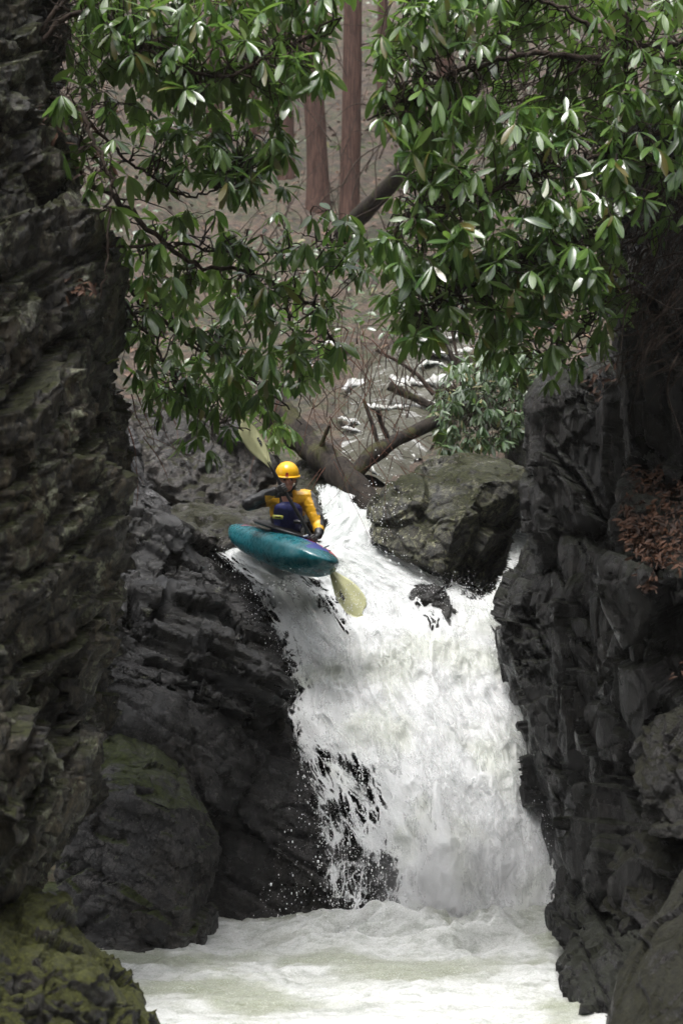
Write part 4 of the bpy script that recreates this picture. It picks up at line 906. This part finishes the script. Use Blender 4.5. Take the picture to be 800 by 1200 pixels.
for p in me.polygons:
    x_, y_, z_ = p.center
    wv = vn(np.array([[x_ * 6, y_ * 7, z_ * 5]]), 8)[0]
    if p.normal.z > 0.35:
        if 0.28 < x_ < 0.85 and y_ > -0.08 + 0.1 * wv:
            p.material_index = 1 if y_ < 0.06 + 0.08 * wv else (2 if y_ < 0.2 else 1 if x_ > 0.7 else 2)
        if -0.9 < x_ < -0.52: p.material_index = (3 if x_ < -0.8 else 1 if wv > -0.1 else 2) if y_ > -0.16 + 0.1 * wv else 0
def ellipse_ring(cx, a, b_, z, rr, n=48, k=8, bend=0.0):
    V, Q = [], []
    P_ = [(cx + a * math.cos(2 * math.pi * i / n), b_ * math.sin(2 * math.pi * i / n), z + bend * math.cos(2 * math.pi * i / n)) for i in range(n)]
    for i in range(n):
        t_ = Vector(P_[(i + 1) % n]) - Vector(P_[i - 1]); t_.normalize(); s_ = t_.cross(Vector((0, 0, 1))).normalized()
        for j in range(k):
            an = 2 * math.pi * j / k; V.append(tuple(Vector(P_[i]) + rr * (math.cos(an) * s_ + math.sin(an) * Vector((0, 0, 1)))))
    for i in range(n):
        for j in range(k): Q.append((i * k + j, ((i + 1) % n) * k + j, ((i + 1) % n) * k + (j + 1) % k, i * k + (j + 1) % k))
    return mk(V, Q)
link('cockpit_rim', ellipse_ring(-0.08, .43, .245, .355, .016, bend=.01), M['black'], ky)
V, Q = [], []; n = 40; rings = [(1.0, .36), (.8, .375), (.55, .39), (.42, .43), (.36, .50)]
for f_, z_ in rings:
    for i in range(n):
        a = 2 * math.pi * i / n; V.append((-0.08 - 0.09 * (1 - f_) + .42 * f_ * math.cos(a), .24 * f_ * math.sin(a) * (1.25 if f_ < .5 else 1.05 if f_ < .9 else 1), z_))
for r_ in range(len(rings) - 1):
    for i in range(n): Q.append((r_ * n + i, r_ * n + (i + 1) % n, (r_ + 1) * n + (i + 1) % n, (r_ + 1) * n + i))
link('spray_skirt', mk(V, Q), M['black'], ky)
V, Q = [], []; tube_into(V, Q, smooth_path([(.86, .0, .35), (.92, .03, .40), (1.0, .0, .345)], 12), np.full(12, .011), 8); link('grab_loop', mk(V, Q), M['white'], ky)
V, Q = [], []; tube_into(V, Q, smooth_path([(.36, .02, .375), (.42, .05, .41), (.46, .1, .385)], 12), np.full(12, .011), 8); link('skirt_loop', mk(V, Q), M['white'], ky)

# ------------------------------------------------------------------ paddler
ang = np.linspace(0, 2 * math.pi, 12, endpoint=False)
def sph_pts(c, r):
    c = np.asarray(c, float); r = np.asarray(r, float) * np.ones(3)
    return [c + r * np.array([math.cos(a) * math.cos(e), math.sin(a) * math.cos(e), math.sin(e)]) for e in np.linspace(-1.5, 1.5, 9) for a in ang]
def cap(V, Fc, a, c, ra, rc): hull_into(V, Fc, sph_pts(a, ra) + sph_pts(c, rc))
A = {'pelvis': KW(-.10, 0, .14), 'waist': W(337, 622, 16.48), 'chest': W(337, 594, 16.36), 'neck': W(337, 577, 16.27), 'head': W(336.5, 562, 16.2),
     'sh_r': W(314, 583, 16.34), 'sh_l': W(360, 584, 16.36), 'el_r': W(291, 591, 16.12), 'el_l': W(374, 615, 16.3)}
SH0, SH1 = W(318, 548, 16.0), W(387, 668, 16.06)         # paddle shaft ends
def on_shaft(t): return SH0 + (SH1 - SH0) * t
sdir = (SH1 - SH0) / np.linalg.norm(SH1 - SH0)
HR, HL = on_shaft(0.20), on_shaft(0.70)
A['wr_r'] = HR + np.array([-.075, .03, -.025]); A['wr_l'] = HL + np.array([.055, .09, .045])
pr = thing('person', 'paddler in yellow helmet and black and yellow jacket gripping a paddle in the teal kayak', 'person', tuple(A['pelvis']))
P0 = np.array(pr.location)
def body_link(name, V, Fc, vox, mat, parent=pr, smooth=3, disp=0.0, seed=0):
    me = remesh(V, Fc, vox, smooth); a = co(me)
    if disp:
        a = a + nrm(me) * (disp * ridged(a * np.array([9, 9, 14]), 3, seed))[:, None]
    setco(me, a - P0); return link(name, me, mat, parent)
V, Fc = [], []
hc = A['head']; fdir = np.array([.10, -.97, -.22]); fdir /= np.linalg.norm(fdir); fr = np.cross(fdir, [0, 0, 1]); fr /= np.linalg.norm(fr); fu = np.cross(fr, fdir)
def hp(r_, f_, u_): return hc + fr * r_ + fdir * f_ + fu * u_
hull_into(V, Fc, sph_pts(hp(0, -.01, .03), (.076, .094, .098)) + sph_pts(hp(0, .045, -.075), (.042, .04, .035)))
cap(V, Fc, hp(0, .085, .012), hp(0, .108, -.022), .010, .016)                 # nose
cap(V, Fc, hp(-.045, .078, .03), hp(.045, .078, .03), .012, .012)             # brow
cap(V, Fc, hp(-.022, .082, -.062), hp(.022, .082, -.062), .012, .012)         # lips
for s_ in (-1, 1): cap(V, Fc, hp(s_ * .078, -.005, .015), hp(s_ * .076, -.002, -.025), .014, .01)   # ears
cap(V, Fc, hp(0, -.02, -.06), A['neck'], .055, .06); cap(V, Fc, A['neck'], A['chest'], .06, .10)
cap(V, Fc, A['chest'], A['waist'], .125, .11); cap(V, Fc, A['waist'], A['pelvis'], .115, .12)
for s_, k in ((-1, 'r'), (1, 'l')):
    cap(V, Fc, A['chest'], A['sh_' + k], .09, .06); cap(V, Fc, A['sh_' + k], A['el_' + k], .052, .041); cap(V, Fc, A['el_' + k], A['wr_' + k], .042, .028)
    hip, knee, ank = KW(-.10, -.10 * s_, .12), KW(.36, -.17 * s_, .22), KW(.74, -.1 * s_, .15)
    cap(V, Fc, A['pelvis'], hip, .11, .085); cap(V, Fc, hip, knee, .085, .058); cap(V, Fc, knee, ank, .055, .038); cap(V, Fc, ank, KW(.82, -.1 * s_, .24), .035, .025)
# hands: palm, four curled fingers and a thumb around the shaft
def hand(V, Fc, wr, H, flip):
    to = H - wr; to -= sdir * (to @ sdir); to /= np.linalg.norm(to); bn = np.cross(sdir, to) * flip
    knuck = []
    palm_c = H - to * .030
    cap(V, Fc, wr, palm_c, .026, .024)
    for i in range(4):
        o_ = sdir * (-.030 + .020 * i); base = palm_c + o_ + bn * .016; L_ = (0.9, 1.0, .96, .8)[i]
        p1 = H + o_ + bn * .030 * L_ + to * .004; p2 = H + o_ + to * .028 * L_ + bn * .012; p3 = H + o_ + to * .024 - bn * .014 * L_
        cap(V, Fc, palm_c + o_ * .9, base, .016, .012); cap(V, Fc, base, p1, .0115, .0105); cap(V, Fc, p1, p2, .0105, .0095); cap(V, Fc, p2, p3, .0095, .008)
    tb = palm_c - sdir * .034; t1 = H - sdir * .045 - bn * .022 + to * .002; t2 = H - sdir * .026 - bn * .014 + to * .026
    cap(V, Fc, tb, t1, .014, .0115); cap(V, Fc, t1, t2, .0115, .009)
body_link('body', V, Fc, .0065, M['skin'], disp=0)
for k, H, fl in (('r', HR, 1), ('l', HL, -1)):
    V, Fc = [], []; hand(V, Fc, A['wr_' + k], H, fl); body_link('glove', V, Fc, .0045, M['glove'], smooth=1)
for s_ in (-1, 1):
    V, Fc = [], []; hull_into(V, Fc, sph_pts(hp(s_ * .032, .084, .008), (.013, .010, .009))); body_link('eye', V, Fc, .003, M['black'], smooth=1)
# jacket
V, Fc = [], []
hull_into(V, Fc, sph_pts(A['chest'] + np.array([0, 0, .05]), (.17, .115, .10)) + sph_pts(A['waist'] + np.array([0, 0, -.02]), (.16, .125, .10)))
cap(V, Fc, A['neck'] + np.array([0, 0, .012]), A['chest'] + np.array([0, 0, .10]), .074, .10)
for k in ('r', 'l'):
    cap(V, Fc, A['chest'] + np.array([0, 0, .07]), A['sh_' + k], .10, .080); cap(V, Fc, A['sh_' + k], A['el_' + k], .080, .062); cap(V, Fc, A['el_' + k], A['wr_' + k], .062, .036)
jk = body_link('jacket', V, Fc, .009, [M['black'], M['yellow'], M['greyc']], disp=.010, seed=3)
me = jk.data
cen = np.empty(len(me.polygons) * 3, np.float32); me.polygons.foreach_get('center', cen); cen = cen.reshape(-1, 3) + P0
ppx = CX + cen[:, 0] / cen[:, 1] * F; ppy = HY - cen[:, 2] / cen[:, 1] * F
def seg_t(p, a, c):
    e = c - a; return ((p - a) @ e) / (e @ e)
dl = np.linalg.norm(cen - (A['sh_l'] + np.clip(seg_t(cen, A['sh_l'], A['el_l']), 0, 1)[:, None] * (A['el_l'] - A['sh_l'])), axis=1)
tl = seg_t(cen, A['sh_l'], A['el_l'])
mi = np.zeros(len(cen), np.int32)
ct = cen - A['chest']
front = cen[:, 1] < A['chest'][1] + .06
mi[(dl < .11) & (tl > -.6) & (tl < 1.25) & (ct[:, 0] < .31)] = 1
mi[(dl < .11) & (tl > -.15) & (tl < .75) & (cen[:, 0] > A['sh_l'][0] + .032 + .09 * np.clip(tl, 0, 1))] = 2
mi[front & (ct[:, 0] > .05) & (ct[:, 0] < .2) & (ct[:, 2] > .02) & (ct[:, 2] < .15) & (mi == 0)] = 1
mi[front & (ct[:, 0] > -.2) & (ct[:, 0] < -.075) & (ct[:, 2] > -.09) & (ct[:, 2] < .075)] = 1
mi[(np.abs(seg_t(cen, A['el_l'], A['wr_l']) - .55) < .12) & (np.linalg.norm(cen - .5 * (A['el_l'] + A['wr_l']), axis=1) < .12)] = 1
mi[(np.linalg.norm(cen - A['wr_l'], axis=1) < .06)] = 0
me.polygons.foreach_set('material_index', mi)
# life vest
V, Fc = [], []
hull_into(V, Fc, sph_pts(A['chest'] + np.array([.005, -.045, -.02]), (.135, .115, .075)) + sph_pts(A['waist'] + np.array([0, -.03, .03]), (.155, .13, .09)))
vest = body_link('life_vest', V, Fc, .009, M['navy'], disp=.006, seed=5)
def box_at(name, c, ax, ay, az, mat, parent, bev=.004):
    bm = bmesh.new(); bmesh.ops.create_cube(bm, size=1)
    for v_ in bm.verts: v_.co = Vector(np.array(c) + np.array(ax) * v_.co.x + np.array(ay) * v_.co.y + np.array(az) * v_.co.z)
    bmesh.ops.bevel(bm, geom=bm.edges[:], offset=bev, segments=2, affect='EDGES')
    me_ = bpy.data.meshes.new('m'); bm.to_mesh(me_); bm.free()
    setco(me_, co(me_) - P0); return link(name, me_, mat, parent)
yc = A['chest'][1] - .175
bx = (lambda px_, py_: W(px_, py_, yc))
box_at('chest_strap', bx(325.5, 606), (.10, 0, -.008), (0, .03, 0), (.003, 0, .036), M['lime'], vest)
box_at('strap_pocket', bx(325.5, 606) - np.array([0, .012, 0]), (.055, 0, -.005), (0, .02, 0), (.002, 0, .014), M['black'], vest, .003)
box_at('waist_belt', bx(352, 612), (.13, 0, -.01), (0, .07, 0), (0, 0, .03), M['black'], vest)
# helmet
V, Q = [], []; nu, nv = 40, 16
for i in range(nv + 1):
    e = math.pi / 2 * i / nv * 1.16 - 0.25
    for j in range(nu):
        a = 2 * math.pi * j / nu
        V.append(hp(.112 * math.cos(a) * math.cos(e), -.012 + .128 * math.sin(a) * math.cos(e), .060 + .112 * math.sin(e)) )
for i in range(nv):
    for j in range(nu): Q.append((i * nu + j, i * nu + (j + 1) % nu, (i + 1) * nu + (j + 1) % nu, (i + 1) * nu + j))
me = mk(np.array(V) - P0, Q); hm = link('helmet', me, M['helmet'], pr); sm = hm.modifiers.new('t', 'SOLIDIFY'); sm.thickness = .012; sm.offset = -1
V, Q = [], []
arc = [hp(.116 * math.cos(a), -.010 + .134 * math.sin(a), .036 - .004 * math.sin(a)) for a in np.linspace(-.25, math.pi + .25, 30)]
tube_into(V, Q, np.array(arc) - P0, np.full(30, .009), 8); link('helmet_rim', mk(V, Q), M['helmet'], hm)
V, Q = [], []   # short peak
for i, a in enumerate(np.linspace(.35, math.pi - .35, 20)):
    for q_, (ro, du) in enumerate(((.112, .046), (.130, .036), (.130, .028), (.112, .036))):
        V.append(hp(ro * math.cos(a) * .97, -.010 + (ro + .016) * math.sin(a), du))
for i in range(19):
    for q_ in range(4): Q.append((i * 4 + q_, i * 4 + (q_ + 1) % 4, (i + 1) * 4 + (q_ + 1) % 4, (i + 1) * 4 + q_))
link('peak', mk(np.array(V) - P0, Q), M['helmet'], hm)
a0 = hp(.012, .128, .062); box_at('emblem', a0, fr * .016, fdir * .01, fu * .03, M['red'], hm, .003)
for s_ in (-1, 1):
    V, Q = [], []; tube_into(V, Q, smooth_path([hp(s_ * .092, .01, .04), hp(s_ * .085, .02, -.04), hp(s_ * .03, .05, -.118)], 14) - P0, np.full(14, .008), 6); link('chin_strap', mk(V, Q), M['black'], hm)

# ------------------------------------------------------------------ paddle
pd = thing('paddle', 'double bladed kayak paddle with black shaft and cream yellow blades', 'paddle', tuple(on_shaft(.5)))
PP0 = np.array(pd.location)
V, Q = [], []; P_ = smooth_path([SH0 - sdir * .06, on_shaft(.5), SH1 + sdir * .06], 20); tube_into(V, Q, P_ - PP0, np.full(20, .0165), 12); link('shaft', mk(V, Q), M['shaft'], pd)
def blade(root, tip, width, face, seed):
    ax = tip - root; L_ = np.linalg.norm(ax); ax /= L_; fn = np.array(face, float); fn -= ax * (fn @ ax); fn /= np.linalg.norm(fn); sd2 = np.cross(ax, fn)
    nt2, nc = 26, 11; V, Q = [], []
    for sgn in (1, -1):
        for i in range(nt2):
            t = i / (nt2 - 1); wv = width / 2 * (0.14 + 0.86 * np.clip(math.sin(min(1, (t + .02) / .62) * math.pi / 2), 0, 1) ** 1.3) * (1 if t < .7 else math.sqrt(max(0, 1 - ((t - .7) / .30) ** 2.4)) if t < 1 else 0.0)
            for j in range(nc):
                s_ = -1 + 2 * j / (nc - 1)
                asym = 0.03 * s_ * t
                spine = .010 * max(0, 1 - t) * math.exp(-(s_ / .22) ** 2)
                q = root + ax * (L_ * (t + asym * (t > .6))) + sd2 * (wv * s_) + fn * (sgn * (.004 * (1 - s_ * s_) + .0015 + spine * 1.4) + .05 * L_ * (t * t - .4 * t) + .02 * s_ * s_ * (wv / width) * 0)
                V.append(q)
    m_ = nt2 * nc
    for i in range(nt2 - 1):
        for j in range(nc - 1):
            a = i * nc + j; Q.append((a, a + 1, a + nc + 1, a + nc)); Q.append((m_ + a, m_ + a + nc, m_ + a + nc + 1, m_ + a + 1))
    for i in range(nt2 - 1):
        for j in (0, nc - 1):
            a = i * nc + j; Q.append((a, a + nc, m_ + a + nc, m_ + a))
    bl = link('blade', mk(np.array(V) - PP0, Q), M['blade'], pd)
    # printed mark: a row of dark strokes following the blade
    def at(t, s_): 
        return root + ax * (L_ * t) + sd2 * (width / 2 * s_) + fn * (.05 * L_ * (t * t - .4 * t) + .0095)
    V, Q = [], []
    strokes = [[(.42, .30), (.45, .52), (.47, .34)], [(.48, .34), (.47, .56), (.50, .58)], [(.515, .36), (.50, .58), (.53, .55), (.525, .40)], [(.55, .36), (.535, .60)], [(.575, .38), (.56, .60), (.59, .42), (.575, .62)]]
    for s_ in strokes: tube_into(V, Q, smooth_path([at(*q) for q in s_], 10) - PP0, np.full(10, .004), 5)
    link('printed_mark', mk(V, Q), M['logo'], bl)
blade(SH0, W(282, 494, 15.95), .19, (.35, -.9, .1), 1)
blade(SH1, W(425, 720, 15.95), .235, (-.15, -1, .25), 2)

# ------------------------------------------------------------------ damp air
hz_m = bpy.data.materials.new('damp_air'); hz_m.use_nodes = True; hn = hz_m.node_tree; hn.nodes.clear()
pv = hn.nodes.new('ShaderNodeVolumePrincipled'); pv.inputs['Color'].default_value = (0.9, 0.9, 0.9, 1); pv.inputs['Density'].default_value = 0.0004; pv.inputs['Anisotropy'].default_value = 0.2
ho = hn.nodes.new('ShaderNodeOutputMaterial'); hn.links.new(pv.outputs[0], ho.inputs['Volume'])
bm = bmesh.new(); bmesh.ops.create_cube(bm, size=1)
for v_ in bm.verts: v_.co = Vector((v_.co.x * 140, 51 + v_.co.y * 122, 34.5 + v_.co.z * 79))
me = bpy.data.meshes.new('m'); bm.to_mesh(me); bm.free(); tag(link('haze', me, hz_m, smooth=False), kind='stuff')

# mist hanging where the fall strikes the pool
mm_ = bpy.data.materials.new('water_mist'); mm_.use_nodes = True; hn = mm_.node_tree; hn.nodes.clear(); b = NB(hn)
tc = b.n('ShaderNodeTexCoord'); ln = b.n('ShaderNodeVectorMath', operation='LENGTH'); b.l(tc.outputs['Object'], ln.inputs[0])
dn = b.math('MULTIPLY', b.ramp(ln.outputs['Value'], 1.0, 0.25), b.ramp(b.noise(tc.outputs['Object'], 2.2, 4, 0.6, 0.5), 0.38, 0.68, 0.15, 1.0))
pv = b.n('ShaderNodeVolumePrincipled'); pv.inputs['Color'].default_value = (1, 1, 1, 1); b.l(b.math('MULTIPLY', dn, 2.0), pv.inputs['Density'])
ho = b.n('ShaderNodeOutputMaterial'); b.l(pv.outputs[0], ho.inputs['Volume'])
bm = bmesh.new(); bmesh.ops.create_icosphere(bm, subdivisions=3, radius=1); me = bpy.data.meshes.new('m'); bm.to_mesh(me); bm.free()
mo = tag(link('mist', me, mm_), kind='stuff'); mo.location = W(545, 1040, 14.6); mo.scale = (1.0, .62, .85)
